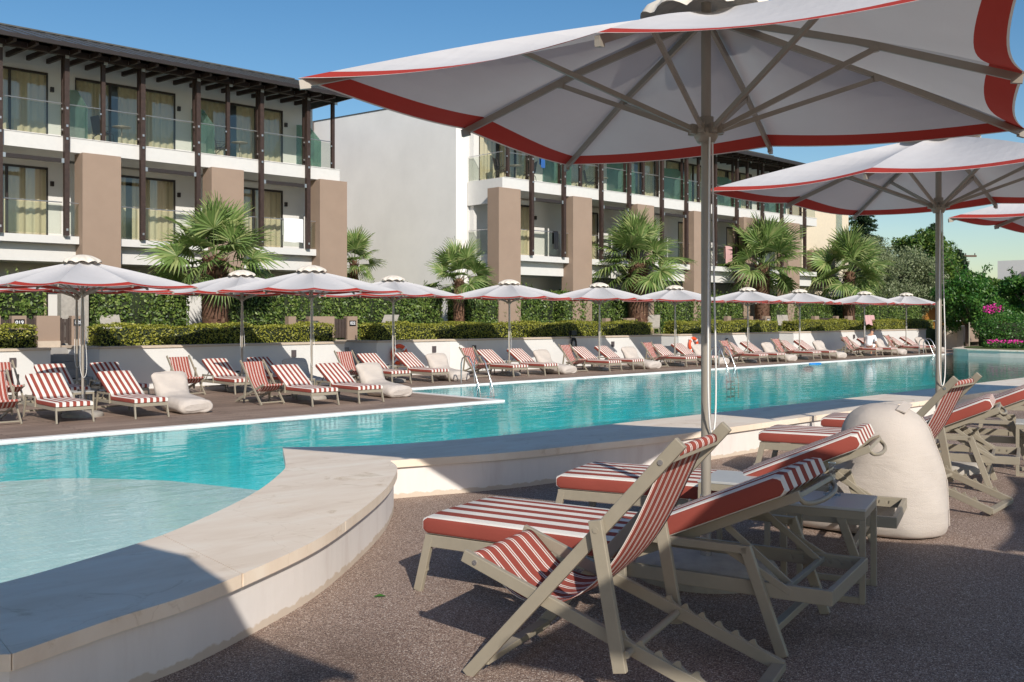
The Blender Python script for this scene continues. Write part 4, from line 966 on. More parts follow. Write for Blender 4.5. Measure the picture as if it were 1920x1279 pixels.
# ------------------------------------------------------------------ hotel blocks
def glass_door(rt, s0, s1, t, z0, z1, npan, curtain=True, room=True):
    mb = MB(); fw = .07
    mb.box(s0, s1, t-.05, t+.03, z1-fw, z1); mb.box(s0, s1, t-.05, t+.03, z0, z0+.05)
    w_ = (s1-s0)/npan
    for i in range(npan+1): x = s0+w_*i; x0 = max(s0, x-fw/2); x1 = min(s1, x+fw/2); mb.box(x0, x1, t-.052, t+.028, z0+.0501, z1-fw-.0001)
    fr = mb.build('window', 'darkframe', rt)
    mb = MB(); mb.add([(s0, t-.005, z0), (s1, t-.005, z0), (s1, t-.005, z1), (s0, t-.005, z1)], [(0,1,2,3)]); mb.build('pane', 'pane', fr)
    if curtain:
        mb = MB(); n = int((s1-s0)/.035); vs = []
        for i in range(n+1):
            x = s0+(s1-s0)*i/n; y = t+.18+.035*math.sin(i*.95)+.02*math.sin(i*.37); vs += [(x, y, z0), (x, y, z1)]
        gap = int(n*random.uniform(.3, .6)); gw = max(3, int(n*.10))
        mb.add(vs, [(2*i, 2*i+2, 2*i+3, 2*i+1) for i in range(n) if not gap < i < gap+gw], 0, True); mb.build('curtain', 'curtain', fr)
    return fr
def railing(rt, s0, s1, t, z, posts, side=None):
    mb = MB(); mb.tube([(s0, t, z+1.05), (s1, t, z+1.05)], .018, 6)
    mb.build('handrail', 'rail', rt)
    mb = MB(); mb.box(s0+.02, s1-.02, t-.005, t+.005, z+.06, z+1.0); mb.build('glass_panel', 'railglass', rt)
def hotel(name, label, tf, s_left, s_right, pil0, npil, roof, skip_first=False, tanend=False):
    """tf = balcony front plane; pillar k spans pil0+4.37k .. +1.22"""
    rt = empty(name, (0, 0, 0), 0, label, 'building')
    tw = tf+1.9; Z1, Z2, ZR = 3.85, 6.94, 9.45; per = 4.37
    mb = MB()
    # rear walls of the balconies, left between openings; and the room boxes
    open1 = []; open2 = []
    for k in range(-3 if not skip_first else 0, npil):
        p = pil0+per*k
        a, b = p+1.55, p+4.05
        if b < s_left or a > s_right: continue
        open1.append((max(a, s_left+.3), min(b, s_right-.2)))
        open2.append((max(p+.55, s_left+.3), min(p+4.05, s_right-.2)))
    def wall_with(opens, z0, z1, zt):
        x = s_left
        for a, b in opens:
            if b-a < .4: continue
            if a > x: mb.box(x, a, tw, tw+.25, z0, zt)
            mb.box(a, b, tw, tw+.25, z1, zt); x = b
        if x < s_right: mb.box(x, s_right, tw, tw+.25, z0, zt)
    wall_with(open1, Z1, Z1+2.35, Z2-.52); wall_with(open2, Z2, Z2+2.36, ZR+.5)
    wall_with(open1, LW, LW+2.1, Z1-.52)
    mb.box(s_left, s_right, tw+.25, tw+7, Z2-.5, Z2-.02); mb.box(s_left, s_right, tw+.25, tw+7, Z1-.5, Z1-.02)
    mb.box(s_left, s_right, tw+3, tw+3.2, LW, ZR)
    mb.box(s_left, s_left+.2, tw+.251, tw+7, LW, ZR+.5); mb.box(s_right-.2, s_right, tw+.251, tw+7, LW, ZR+.5)
    mb.box(s_left+.2, s_right-.2, tw+.251, tw+7, ZR+.3, ZR+.5)
    mb.build('wall', 'white', rt)
    for a, b in open1:
        if b-a > .4: glass_door(rt, a, b, tw+.03, Z1, Z1+2.35, 2 if b-a < 3 else 3); 
    for a, b in open1:
        if b-a > .4: glass_door(rt, a, b, tw+.03, LW+.05, LW+2.1, 2, True)
    for a, b in open2:
        if b-a > .4: glass_door(rt, a, b, tw+.03, Z2, Z2+2.36, 3 if b-a > 2.5 else 2)
    # slabs
    mb = MB(); mb.box(s_left, s_right, tf, tw-.001, Z2-.45, Z2); mb.box(s_left-.02, s_right+.02, tf-.02, tf+.3, Z2+.0005, Z2+.025); mb.build('balcony_slab', 'white_trim', rt)
    mb = MB(); mb.box(s_left, s_right, tf+.35, tw-.001, Z1-.80, Z1-.10)
    for k in range(-3 if not skip_first else 0, npil):
        p = pil0+per*k
        a, b = p+1.24, p+per-.02
        a = max(a, s_left); b = min(b, s_right)
        if b > a: mb.box(a, b, tf, tf+.349, Z1-.24, Z1-.001)
    mb.box(s_left, s_right, tf+.352, tw-.002, Z1-.099, Z1-.0005)
    mb.build('balcony_slab', 'white_trim', rt)
    # pillars
    for k in range(-3 if not skip_first else 0, npil):
        p = pil0+per*k
        if p < s_left-1 or p > s_right: continue
        mb = MB(); mb.box(p, p+1.22, tf-.22, tf+.45, LW, Z2-.452); mb.build('pillar', 'tan', rt)
    # posts
    posts = []
    for k in range(-3 if not skip_first else 0, npil):
        p = pil0+per*k
        for q, full in ((p-.45, True), (p+1.98, True), (p+.75, False)):
            if s_left-.3 < q < s_right+.3: posts.append((q, full))
    for q, full in posts:
        mb = MB()
        if full:
            mb.box(q-.075, q+.075, tf-.17, tf-.022, Z1+.0, ZR+.02); mb.box(q-.05, q+.05, tf+.12, tf+.22, Z2+.03, ZR+.02)
            for z in (Z2-.1, Z1+.15, Z2+.3, Z2+.85): mb.box(q-.03, q+.03, tf-.19, tf-.1701, z, z+.07, 1)
        else: mb.box(q-.06, q+.06, tf-.0, tf+.12, Z2+.03, ZR+.02)
        for z in (Z2+.2, Z2+.85): mb.box(q-.12, q-.075, tf-.02, tf+.01, z, z+.05, 1); 
        mb.box(q-.06, q+.06, tf-.185, tf-.1701, ZR-.08, ZR+.02, 1)
        mb.build('post', ['darkwood', 'rail'], rt)
    for k in range(-3 if not skip_first else 0, npil):
        p = pil0+per*k
        if s_left+.3 < p+4.18 < s_right-.2:
            for z in (Z1+1.75, Z2+1.75): mb = MB(); mb.box(p+4.12, p+4.22, tw-.09, tw-.001, z, z+.16); mb.build('wall_lamp', 'darkframe', rt)
    # awning rollers on the lower balconies
    for k in range(-3 if not skip_first else 0, npil):
        p = pil0+per*k; a, b = p+1.98+.08, p+per-.45-.08
        if a < s_left or b > s_right: continue
        mb = MB(); mb.box(a+.08, b-.08, tf-.14, tf-.04, Z2-.82, Z2-.70, 0); mb.box(a, a+.08, tf-.15, tf-.03, Z2-.83, Z2-.69, 1); mb.box(b-.08, b, tf-.15, tf-.03, Z2-.83, Z2-.69, 1)
        mb.build('awning', ['darkframe', 'rail'], rt)
    # railings
    P2 = sorted(q for q, f in posts)
    xs = [s_left]+P2+[s_right]
    for a, b in zip(xs, xs[1:]):
        if b-a > .5: railing(rt, a+.08, b-.08, tf+.05, Z2, None)
    P1 = sorted(q for q, f in posts if f)
    for k in range(-3 if not skip_first else 0, npil):
        p = pil0+per*k
        for a, b in ((p+1.24, p+1.9), (p+2.06, p+per-.53), (p+per-.37, p+per-.02)):
            if a > s_left-.1 and b < s_right+.1: railing(rt, a, b, tf+.05, Z1, None)
    # frosted partitions between the upper balconies
    for k in range(-3 if not skip_first else 0, npil):
        p = pil0+per*k+.28
        if not s_left+.2 < p < s_right-.2: continue
        mb = MB(); vs = [(p, tf+.15, Z2+.05), (p, tw-.02, Z2+.05), (p, tw-.02, Z2+1.9), (p, tf+1.0, Z2+1.75), (p, tf+.15, Z2+1.05)]
        mb.add(vs+[(x+.012, y, z) for x, y, z in vs], [(0,1,2,3,4), (9,8,7,6,5)]+[(i, 5+i, 5+(i+1) % 5, (i+1) % 5) for i in range(5)]); mb.build('partition', 'frost', rt)
    # eave beam, rafters with metal plates, roof
    e0, e1 = roof['s0'], roof['s1']; te = tf-.95; ze = 9.63
    mb = MB(); mb.box(e0+.3, e1-.3, tf-.17, tf-.03, ZR+.021, ZR+.20); mb.build('eave_beam', 'darkwood', rt)
    x = e0+.35; i = 0
    mb = MB(); 
    while x < e1-.2:
        zf = ze-.10; mb.bar((x, te+.08, zf), (x, tw, zf+.28*(tw-te)*.18), .09, .15); mb.box(x-.05, x+.05, tf-.186, tf-.171, ZR+.06, ZR+.17, 1); x += .62
    mb.build('rafters', ['darkwood', 'rail'], rt)
    zr_, tr_ = ze+.3175*(roof['tr']-te), roof['tr']
    mb = MB(); h0, h1 = roof['h0'], roof['h1']
    vs = [(e0, te, ze), (e1, te, ze), (h1, tr_, zr_), (h0, tr_, zr_), (e1, tr_+8, ze), (e0, tr_+8, ze)]
    vs += [(x, y, z-.07) for x, y, z in vs]
    fs = [(0,1,2,3), (1,4,2), (3,2,4,5), (0,3,5)]
    fs += [(6+b for b in f[::-1]) for f in fs]; fs = [tuple(f) for f in fs]+[(0,6,7,1), (1,7,10,4), (4,10,11,5), (5,11,6,0)]
    mb.add(vs, fs, 0)
    x = e0+.3
    nrm = Vector((0, -.29, 1)).normalized()
    while x < e1:
        lim = 1.0
        if x > h1: lim = (e1-x)/(e1-h1)
        if x < h0: lim = min(lim, (x-e0)/(h0-e0))
        b_ = Vector((x, te, ze)).lerp(Vector((x, tr_, zr_)), lim)
        mb.bar(Vector((x, te, ze+.015)), b_+Vector((0, 0, .015)), .025, .03); x += .46
    mb.bar((h0, tr_, zr_+.03), (h1, tr_, zr_+.03), .16, .05); mb.bar((h1, tr_, zr_+.02), (e1, te, ze+.03), .12, .04)
    mb.build('roof', 'metalroof', rt)
    mb = MB(); mb.box(e0, e1, te-.09, te-.005, ze-.10, ze+.02); mb.box(e1+.002, e1+.06, te-.09, te+3, ze-.10, ze-.01); mb.build('gutter', 'darkframe', rt)
    return rt
h1 = hotel('hotel_block', 'three storey hotel block at left with tan pillars, dark timber posts and grey metal roof', 32.15, 3.0, 21.75, 11.98, 3, dict(s0=2.0, s1=21.62, h0=5, h1=21.6, tr=35.2))
h2 = hotel('hotel_block', 'three storey hotel block in the middle with a big blank white end wall', 29.2, 27.7, 52.5, 27.16, 6, dict(s0=27.9, s1=52.8, h0=28.0, h1=52.7, tr=32.2), skip_first=True)
# blank end wall of the middle block
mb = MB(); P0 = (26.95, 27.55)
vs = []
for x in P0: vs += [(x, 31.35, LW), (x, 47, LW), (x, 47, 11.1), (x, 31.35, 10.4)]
mb.add(vs, [(0,1,2,3), (7,6,5,4), (0,4,5,1), (1,5,6,2), (2,6,7,3), (3,7,4,0)]); mb.build('end_wall', 'end_render_lit', h2)
mb = MB(); mb.bar((27.25, 31.3, 10.42), (27.25, 47, 11.12), .64, .05); mb.build('end_wall_cap', 'metalroof', h2)
mb = MB(); mb.box(27.55, 28.0, 31.36, 31.6, LW, 10.3); mb.build('wall', 'white_trim', h2)
for z0, z1 in ((5.95, 6.94), (3.0, 3.85)): mb = MB(); mb.box(27.56, 27.698, 29.2, 31.34, z0, z1); mb.build('balcony_slab', 'white_trim', h2)
for z in (3.85, 6.94):
    mb = MB(); mb.tube([(27.62, 29.25, z+1.05), (27.62, 31.3, z+1.05)], .018, 6); mb.build('handrail', 'rail', h2)
    mb = MB(); mb.box(27.615, 27.625, 29.3, 31.3, z+.05, z+1.0); mb.build('glass_panel', 'railglass', h2)
# cream block at the end
rt = empty('cream_block', (0, 0, 0), 0, 'cream rendered end building seen between the far palms', 'building')
mb = MB(); mb.box(52.6, 58.2, 30.2, 40, LW, 8.6); mb.build('wall', 'cream_wall', rt)
mb = MB(); mb.box(56.6, 57.3, 30.15, 30.199, 4.2, 8.2); mb.build('window', 'pane', rt)
mb = MB(); mb.box(53.2, 56.0, 29.9, 30.18, 3.0, 5.2); mb.build('door', 'tan', rt)
# dark connecting block
rt = empty('link_building', (0, 0, 0), 0, 'dark plum clad connecting building between the two hotel blocks', 'building')
mb = MB(); mb.box(18, 26.9, 42, 50, 9.0, 10.9); mb.build('cladding', 'clad', rt)
mb = MB(); mb.box(18, 26.9, 42.5, 50, LW, 8.99); mb.build('wall', 'white', rt)
mb = MB(); mb.box(19, 26.8, 42.4, 42.49, 6.9, 8.9); mb.box(19, 26.8, 42.4, 42.49, 3.6, 5.8); f_ = mb.build('window', 'darkframe', rt)
mb = MB(); mb.box(20, 26.7, 42.36, 42.39, 7.1, 8.8); mb.build('pane', 'pane', f_)
for z0, z1 in ((6.0, 6.55), (2.8, 3.4)): mb = MB(); mb.box(18, 26.8, 41.0, 42.39, z0, z1); mb.build('balcony_slab', 'white_trim', rt)
mb = MB()
for z in (7.0, 7.3, 7.6): mb.tube([(18, 41.05, z), (26.8, 41.05, z)], .02, 6)
for i in range(9): mb.tube([(18.1+i*1.08, 41.05, 6.55), (18.1+i*1.08, 41.05, 7.6)], .02, 6)
mb.build('railing', 'rail', rt)

# balcony furniture
def build_bchair():
    root = empty('balcony_chair', (0, 0, 0), 0, '', 'chair'); mb = MB()
    for sx in (-.25, .25): mb.tube([(sx, .28, .95), (sx, .18, .45), (sx, -.22, .42), (sx, -.28, 0)], .014, 6); mb.tube([(sx, .25, 0), (sx, .2, .3), (sx, -.2, .64), (sx, .22, .66)], .014, 6)
    mb.build('frame', 'darkframe', root)
    mb = MB(); mb.bar((0, -.22, .43), (0, .18, .44), .48, .012); mb.bar((0, .18, .45), (0, .30, .98), .48, .012, up=(0, -1, .2)); mb.build('seat', 'darkframe', root); return root
BC = build_bchair(); GC = 'dark mesh chairs on the hotel balconies'
bl = [(13.15, 33.3, 6.97, 100, 'dark chair on the upper balcony of the left block by the first frosted screen'), (17.45, 33.3, 6.97, 60, 'dark chair on the upper balcony of the left block by the second frosted screen'),
      (28.5, 30.3, 6.97, 30, 'dark chair at the left end of the upper balcony of the middle block'), (30.1, 30.2, 6.97, -120, 'dark chair with blue towel side, second on the middle block upper balcony'), (34.0, 30.2, 6.97, 50, 'dark chair behind the second frosted screen of the middle block')]
for s, t, z, a, l in bl: place(BC, used, (s, t, z), R(a), l, GC)
mb = MB(); mb.lathe([(0, .72), (.3, .72), (.3, .70), (.02, .69), (.02, .03), (.2, .0), (0, 0)], 16)
bt = mb.build('balcony_table', 'taupe'); bt.location = (13.75, 33.2, 6.97); tag(bt, 'round table beside the chair on the left block upper balcony, first bay', 'table', 'round balcony tables')
for s, t, z, l in ((18.1, 33.2, 6.97, 'round table on the left block upper balcony, second bay'), (29.3, 30.2, 6.97, 'round table on the middle block upper balcony, first bay'), (34.8, 30.2, 6.97, 'round table on the middle block upper balcony behind the second screen'), (33.2, 30.0, 3.87, 'round table on the middle block lower balcony behind the palm')):
    o = bt.copy(); col.objects.link(o); o.location = (s, t, z); o['label'] = l
# towels on railings
def towel(s, t, ztop, w_, h, mt, label):
    mb = MB(); n = 14; vs = []
    rows = [(.0, -.07, -h*.8), (0, -.07, -.02), (0, -.03, .03), (0, .03, .03), (0, .05, -.02), (0, .05, -h*.75)]
    rows = [(-.055, -h), (-.06, -.5*h), (-.05, -.02), (-.025, .025), (.025, .025), (.05, -.02), (.05, -h*.7)]
    for y, z in rows:
        for i in range(n+1): x = -w_/2+w_*i/n; vs.append((x*(1+.03*z), y+.012*math.sin(i*1.3)*(-z)/h, z+.01*math.sin(i*.7)*(z < -.1)))
    mb.add(vs, [(r_*(n+1)+i, r_*(n+1)+i+1, (r_+1)*(n+1)+i+1, (r_+1)*(n+1)+i) for r_ in range(len(rows)-1) for i in range(n)], 0, True)
    o = mb.build('towel', mt); o.location = (s, t, ztop); return tag(o, label, 'towel')
towel(19.72, 32.2, 4.92, .82, .85, 'towel', 'white bath towel hanging over the lower balcony rail of the left block')
towel(29.9, 29.25, 8.0, .24, .45, 'bluefabric', 'blue towel hanging on the upper balcony of the middle block')
towel(43.6, 29.25, 4.9, .6, .9, 'pinkt', 'pale pink clothes hanging on the lower balcony rail behind the tall palm')
towel(30.7, 29.25, 4.92, .28, .75, 'black', 'black swimwear hanging on the lower balcony rail between the two tan pillars')

# ------------------------------------------------------------------ pool ladders, life rings, hose, wall boxes
def ladder(s, t, label, rz=0):
    rt = empty('pool_ladder', (s, t, DK), rz, label, 'ladder', 'steel pool ladders')
    for sx in (-.25, .25):
        pts = [(sx, .55, 0), (sx, .55, .55), (sx, .5, .70), (sx, .38, .78), (sx, .22, .76), (sx, .1, .62), (sx, -.22, -.1), (sx, -.30, -.5), (sx, -.30, -1.1)]
        mb = MB(); mb.tube(pts, .021, 8); mb.build('handrail', 'steel', rt)
    for z in (-.35, -.62, -.9):
        mb = MB(); mb.box(-.25, .25, -.34, -.26, z, z+.02); mb.build('tread', 'steel', rt)
ladder(18.75, 20.75, 'steel pool ladder by the left-most back loungers at the inner pool corner')
ladder(30.9, 20.75, 'steel pool ladder just right of the near parasol pole')
ladder(48.4, 20.75, 'steel pool ladder at the far end, right of the second near pole')
def ring(s, t, z, label, rz=0):
    mb = MB(); n = 28; pts = [(.27*math.cos(2*math.pi*k/n), 0, .27*math.sin(2*math.pi*k/n)) for k in range(n)]
    vs = []; m = 10
    for k in range(n):
        a = 2*math.pi*k/n
        for j in range(m): b = 2*math.pi*j/m; r_ = .27+.065*math.cos(b); vs.append((r_*math.cos(a), .05*math.sin(b), r_*math.sin(a)))
    mb.add(vs, [(k*m+j, k*m+(j+1) % m, ((k+1) % n)*m+(j+1) % m, ((k+1) % n)*m+j) for k in range(n) for j in range(m)], 0, True)
    rt = mb.build('life_ring', 'orange'); rt.location = (s, t, z); rt.rotation_euler = (0, 0, rz); tag(rt, label, 'life ring', 'orange life rings on the wall')
    for a in (45, 135, 225, 315): mb = MB(); a = R(a); mb.bar((.19*math.cos(a), 0, .19*math.sin(a)), (.35*math.cos(a), 0, .35*math.sin(a)), .06, .115, up=(0, 1, 0)); mb.build('strap', 'rope', rt)
ring(19.4, 25.34, .12, 'orange life ring hanging left, half hidden by a striped lounger')
ring(34.9, 25.14, .12, 'orange life ring hanging right, beside the near parasol pole')
mb = MB(); pts = []
for k in range(60): a = k*.52; r_ = .16+.03*math.sin(k*.7); pts.append((r_*math.cos(a)*.8, .02+.001*k, -.25+r_*1.4*math.sin(a)))
mb.tube(pts, .016, 6); mb.tube([(-.05, .03, .0), (-.2, .03, .02), (-.25, .05, .25)], .016, 6); mb.box(-.16, .12, .0, .1, .1, .28)
o = mb.build('garden_hose', 'black'); o.location = (27.3, 25.02, .52); tag(o, 'coiled black hose on its reel hanging over the white wall by the fifth parasol', 'hose')
mb = MB(); mb.box(-.07, .07, -.05, 0, -.1, .1); ob = mb.build('socket_box', 'clad'); ob.location = (15.6, 25.44, .25); tag(ob, 'small grey socket box on the white wall by the second back parasol', 'wall box', 'small grey wall boxes')  # outlet boxes on the retaining wall, they give no light
for s, t, l in ((9.9-2.0, 25.44, 'small grey socket box on the wall left of the stairs by gate 019'), (20.9, 25.44, 'small grey socket box on the wall right of the left life ring'), (22.4, 25.14, 'small dark socket box by the fourth back parasol'), (29.6, 25.14, 'small grey socket box right of the hose'), (37.5, 25.24, 'small grey socket box right of the right life ring'), (49.2, 25.24, 'small grey socket box left of the seated person')):
    o = ob.copy(); col.objects.link(o); o.location = (s, t, .25); o['label'] = l
mb = MB(); vs = []; n = 24
poly = [(.38*math.cos(2*math.pi*k/n)*(1+.12*math.sin(3*2*math.pi*k/n)), .17*math.sin(2*math.pi*k/n)) for k in range(n)]
mb.prism(poly, -.01, .035); o = mb.build('pool_float', 'blue', bevel=.01); o.location = (36.4, 20.3, WL); tag(o, 'blue foam float on the water at the pool edge', 'float')

# ------------------------------------------------------------------ seated person in a white shirt
def skin(name, pts, edges, radii, mt, parent, root_i=0):
    me = bpy.data.meshes.new(name); me.from_pydata(pts, edges, []); o = bpy.data.objects.new(name, me); col.objects.link(o); me.materials.append(M[mt])
    if parent: o.parent = parent
    sk = o.modifiers.new('skin', 'SKIN'); sk.use_smooth_shade = True
    if not me.skin_vertices: me.skin_vertices.new()
    for i, r_ in enumerate(radii): me.skin_vertices[0].data[i].radius = (r_, r_) if not isinstance(r_, tuple) else r_
    me.skin_vertices[0].data[root_i].use_root = True
    ss = o.modifiers.new('sub', 'SUBSURF'); ss.levels = 1; ss.render_levels = 2
    return o
pz = empty('person', (44.95, 22.3, DK), R(0), 'person in white shirt and shorts sitting bent forward on a striped lounger', 'person')
# local: faces +x (to the right in the photo)
pts = [(0, 0, .46), (.03, 0, .62), (.13, 0, .82), (.22, 0, .97), (.27, 0, 1.03), (.34, 0, 1.12),
       (.10, .10, .46), (.50, .13, .50), (.50, .13, .07), (.62, .14, .04),
       (.10, -.10, .46), (.50, -.12, .52), (.46, -.12, .08), (.58, -.13, .04),
       (.21, .19, .93), (.22, .24, .68), (.44, .12, .62), (.21, -.19, .93), (.24, -.24, .68), (.45, -.08, .64)]
ed = [(0,1),(1,2),(2,3),(3,4),(4,5),(0,6),(6,7),(7,8),(8,9),(0,10),(10,11),(11,12),(12,13),(3,14),(14,15),(15,16),(3,17),(17,18),(18,19)]
rd = [(.14,.12),(.13,.12),(.13,.13),(.11,.10),.055,.075,.085,.06,.04,.035,.085,.06,.04,.035,.055,.042,.03,.055,.042,.03]
skin('body', pts, ed, rd, 'skin', pz)
# head as a shaped ellipsoid with nose and ears
mb = MB(); n = 16; vs = []; fs = []
for i in range(11):
    a = math.pi*i/10
    for k in range(n): b = 2*math.pi*k/n; vs.append((.10*math.sin(a)*math.cos(b)*(1-.10*math.cos(a)), .078*math.sin(a)*math.sin(b), .125*math.cos(a)))
for i in range(10):
    for k in range(n): fs.append((i*n+k, (i+1)*n+k, (i+1)*n+(k+1) % n, i*n+(k+1) % n))
mb.add(vs, fs, 0, True); mb.bar((.095, 0, .01), (.118, 0, -.025), .025, .03); mb.box(-.01, .02, .074, .088, -.03, .03); mb.box(-.01, .02, -.088, -.074, -.03, .03)
hd = mb.build('head', 'skin', pz); hd.location = (.37, 0, 1.16); hd.rotation_euler = (0, R(38), 0)
mb = MB(); vs = []
for i in range(7):
    a = math.pi*.60*i/6
    for k in range(n): b = 2*math.pi*k/n; f = 1.12 if math.cos(b) < .55 or i < 3 else .93; vs.append((.10*f*math.sin(a)*math.cos(b)-.012, .086*f*math.sin(a)*math.sin(b), .137*math.cos(a)))
mb.add(vs, [(i*n+k, (i+1)*n+k, (i+1)*n+(k+1) % n, i*n+(k+1) % n) for i in range(6) for k in range(n)], 0, True); mb.build('hair', 'hair', hd)
skin('shirt', [(-.01,0,.44),(.02,0,.62),(.12,0,.82),(.21,0,.96),(.20,.19,.93),(.22,.245,.72),(.36,.16,.65),(.20,-.19,.93),(.24,-.245,.72),(.37,-.12,.66)], [(0,1),(1,2),(2,3),(3,4),(4,5),(5,6),(3,7),(7,8),(8,9)], [(.175,.155),(.165,.155),(.16,.16),(.12,.11),.078,.066,.05,.078,.066,.05], 'shirt', pz)
skin('shorts', [(0,0,.45),(.12,.10,.46),(.34,.12,.49),(.12,-.10,.46),(.34,-.12,.50)], [(0,1),(1,2),(0,3),(3,4)], [(.16,.13),.105,.09,.105,.09], 'shirt', pz)
for sy, base in ((1, Vector((.44, .12, .62))), (-1, Vector((.45, -.08, .64)))):
    P = [base, base+Vector((.05, -sy*.02, .0))]; E_ = [(0, 1)]; Rr = [.028, .030]
    for q in range(4):
        b0 = len(P); off = (q-1.5)*.019; P += [base+Vector((.095, -sy*.02+off, .0)), base+Vector((.125, -sy*.03+off, -.018-.004*q)), base+Vector((.128, -sy*.04+off, -.045))]; E_ += [(1, b0), (b0, b0+1), (b0+1, b0+2)]; Rr += [.010, .009, .008]
    b0 = len(P); P += [base+Vector((.04, -sy*.055, .0)), base+Vector((.075, -sy*.07, -.01))]; E_ += [(1, b0), (b0, b0+1)]; Rr += [.011, .009]
    skin('hand', [tuple(p) for p in P], E_, Rr, 'skin', pz)
mb = MB(); mb.box(-.008, .008, -.04, .04, -.07, .07); o = mb.build('phone', 'black'); o.location = (45.53, 22.32, DK+.60); o.rotation_euler = (0, R(60), 0); tag(o, 'dark phone held by the person in the white shirt', 'phone')

# ------------------------------------------------------------------ planter, shrubs and trees at the far right
def blob_points(n, c, r, p=2.2, hollow=.45):
    d = rng.normal(size=(n, 3)); d /= np.linalg.norm(d, axis=1)[:, None]
    rr = (hollow+(1-hollow)*rng.uniform(0, 1, n)**.6)[:, None]; return np.array(c)+d*rr*np.array(r)
def tree(name, loc, H, crown_r, crown_h, mt, label, cat='tree', ncl=40, per=260, lsz=.07, trunk=.12, seed=0, group=None, lowest=.35):
    r = random.Random(seed); rt = empty(name, loc, 0, label, cat, group)
    mb = MB(); tops = []
    zc = H-crown_h/2
    mb.tube([(0, 0, 0), (.05, .02, H*.25), (-.03, .05, H*.45), (0, 0, H*.7)], [trunk, trunk*.8, trunk*.6, trunk*.25], 10)
    cl = []
    for i in range(ncl):
        a = r.uniform(0, 2*math.pi); e = r.uniform(-1, 1); q = (r.uniform(.25, 1))**.5
        rad = crown_r*math.sqrt(max(0, 1-e*e*.9))*q*r.uniform(.75, 1.1)
        c = (rad*math.cos(a), rad*math.sin(a), zc+e*crown_h/2*r.uniform(.8, 1.1)); cl.append(c)
        if i < 16: b = Vector((0, 0, H*r.uniform(.3, .6))); m_ = b.lerp(Vector(c), .5)+Vector((0, 0, .1*crown_h)); mb.tube([b, m_, c], [trunk*.35, trunk*.2, trunk*.06], 6)
    mb.build('trunk', 'bark', rt)
    P = [blob_points(per, c, (crown_r*r.uniform(.22, .36),)*2+(crown_h*r.uniform(.13, .22),), hollow=.2) for c in cl]
    sets = [leaves(np.concatenate(P), lsz, aspect=.42)]
    leafobj('crown', sets, mt, rt); return rt
def shoots(rt, stems):
    mb = MB(); P = []
    for (bx, by, bz), (tx, ty, tz) in stems:
        b = Vector((bx, by, bz)); t = Vector((tx, ty, tz)); m = b.lerp(t, .5)+Vector((0, 0, .35)); pts = []
        for i in range(13):
            f = i/12; pts.append((b*(1-f)**2+m*2*f*(1-f)+t*f*f))
        mb.tube(pts, [.02-.014*i/12 for i in range(13)], 5)
        for i, p in enumerate(pts[2:]):
            for _ in range(7): P.append((p.x+random.gauss(0, .09), p.y+random.gauss(0, .09), p.z+random.gauss(-.05, .07)))
    mb.build('branch', 'bark', rt); leafobj('shoot_leaves', [leaves(np.array(P), .10, aspect=.35)], 'tree_leaf', rt)
def shrub(loc, rx, ry, h, mt, label, n=5000, lsz=.05, flowers=None, name='shrub'):
    P = blob_points(n, (0, 0, h*.5), (rx, ry, h*.55), hollow=.55); P[:, 2] = np.abs(P[:, 2]); P += rng.normal(0, .05, P.shape)
    sets = [leaves(P, lsz)]; mi = [0]
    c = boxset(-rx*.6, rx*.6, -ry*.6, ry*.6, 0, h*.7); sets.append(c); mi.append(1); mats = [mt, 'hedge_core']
    if flowers: F = blob_points(flowers[0], flowers[1], flowers[2], hollow=.1); sets.append(leaves(F, .055, aspect=.8)); mi.append(2); mats.append('purple')
    o = leafobj(name, sets, mats, None, mi); o.location = loc; return tag(o, label, 'shrub')
mb = MB()
pl = [(51.5, 20.69), (49.6, 20.3), (48.8, 19.8), (48.4, 19.1), (48.05, 17.5), (47.9, 16), (48.3, 13), (50, 10), (56, 8.5), (66, 9), (66, 20.69)]
rt = empty('planter', (0, 0, 0), 0, 'curved pale stone planter wall at the far right end of the pool', 'planter')
mb.prism([(57+(x-57)*.995, 15+(y-15)*.99) for x, y in pl], -2, -.30); mb.build('planter_wall', 'edge', rt)
mb = MB(); mb.prism(pl, -.2995, -.24); mb.build('coping', 'stone', rt)
mb = MB(); mb.prism([(57+(x-57)*.93, 15+(y-15)*.93) for x, y in pl], -.235, -.20); mb.build('soil', 'grass', rt)
shrub((53.6, 19.2, -.25), 2.0, 1.5, 1.75, 'tree_leaf', 'dense dark green shrub in the planter with magenta flowers on top', 9000, .05, (130, (-.9, .3, 1.95), (.6, .5, .28)))
shrub((57.5, 17.6, -.25), 2.2, 1.8, 1.5, 'dark_leaf', 'low spreading dark shrub at the right edge of the planter', 6000, .05)
for x, y, k in ((50.3, 18.5, 1), (50.2, 17.5, 2), (50.2, 16.7, 3)):
    shrub((x, y, -.25), .8, .6, .32, 'tree_leaf', ['', 'small pink flowering bush at the left end of the planter front', 'small pink flowering bush in the middle of the planter front', 'small pink flowering bush at the right end of the planter front'][k], 900, .04, (60, (0, -.05, .34), (.85, .5, .12)), 'flower_bush')
GTR = 'trees at the far right'
tree('leafy_tree', (57.3, 22.6, -.5), 3.75, 2.0, 2.5, 'tree_leaf', 'leafy mulberry-like tree right of the second near pole', ncl=46, per=330, lsz=.10, trunk=.13, seed=3, group=GTR)
shoots(bpy.data.objects['leafy_tree'], [((0, 0, 3.3), (-.9, .9, 5.3)), ((.3, -.3, 3.3), (.9, -.9, 4.7)), ((-.5, .5, 3.2), (-1.4, 1.4, 4.3)), ((0, 0, 3.2), (.2, -.1, 4.4))])
tree('leafy_tree', (59.5, 19.9, -.25), 3.75, 2.1, 2.5, 'tree_leaf', 'leafy tree with pale trunk at the right edge of the photo', ncl=46, per=330, lsz=.10, trunk=.16, seed=4, group=GTR)
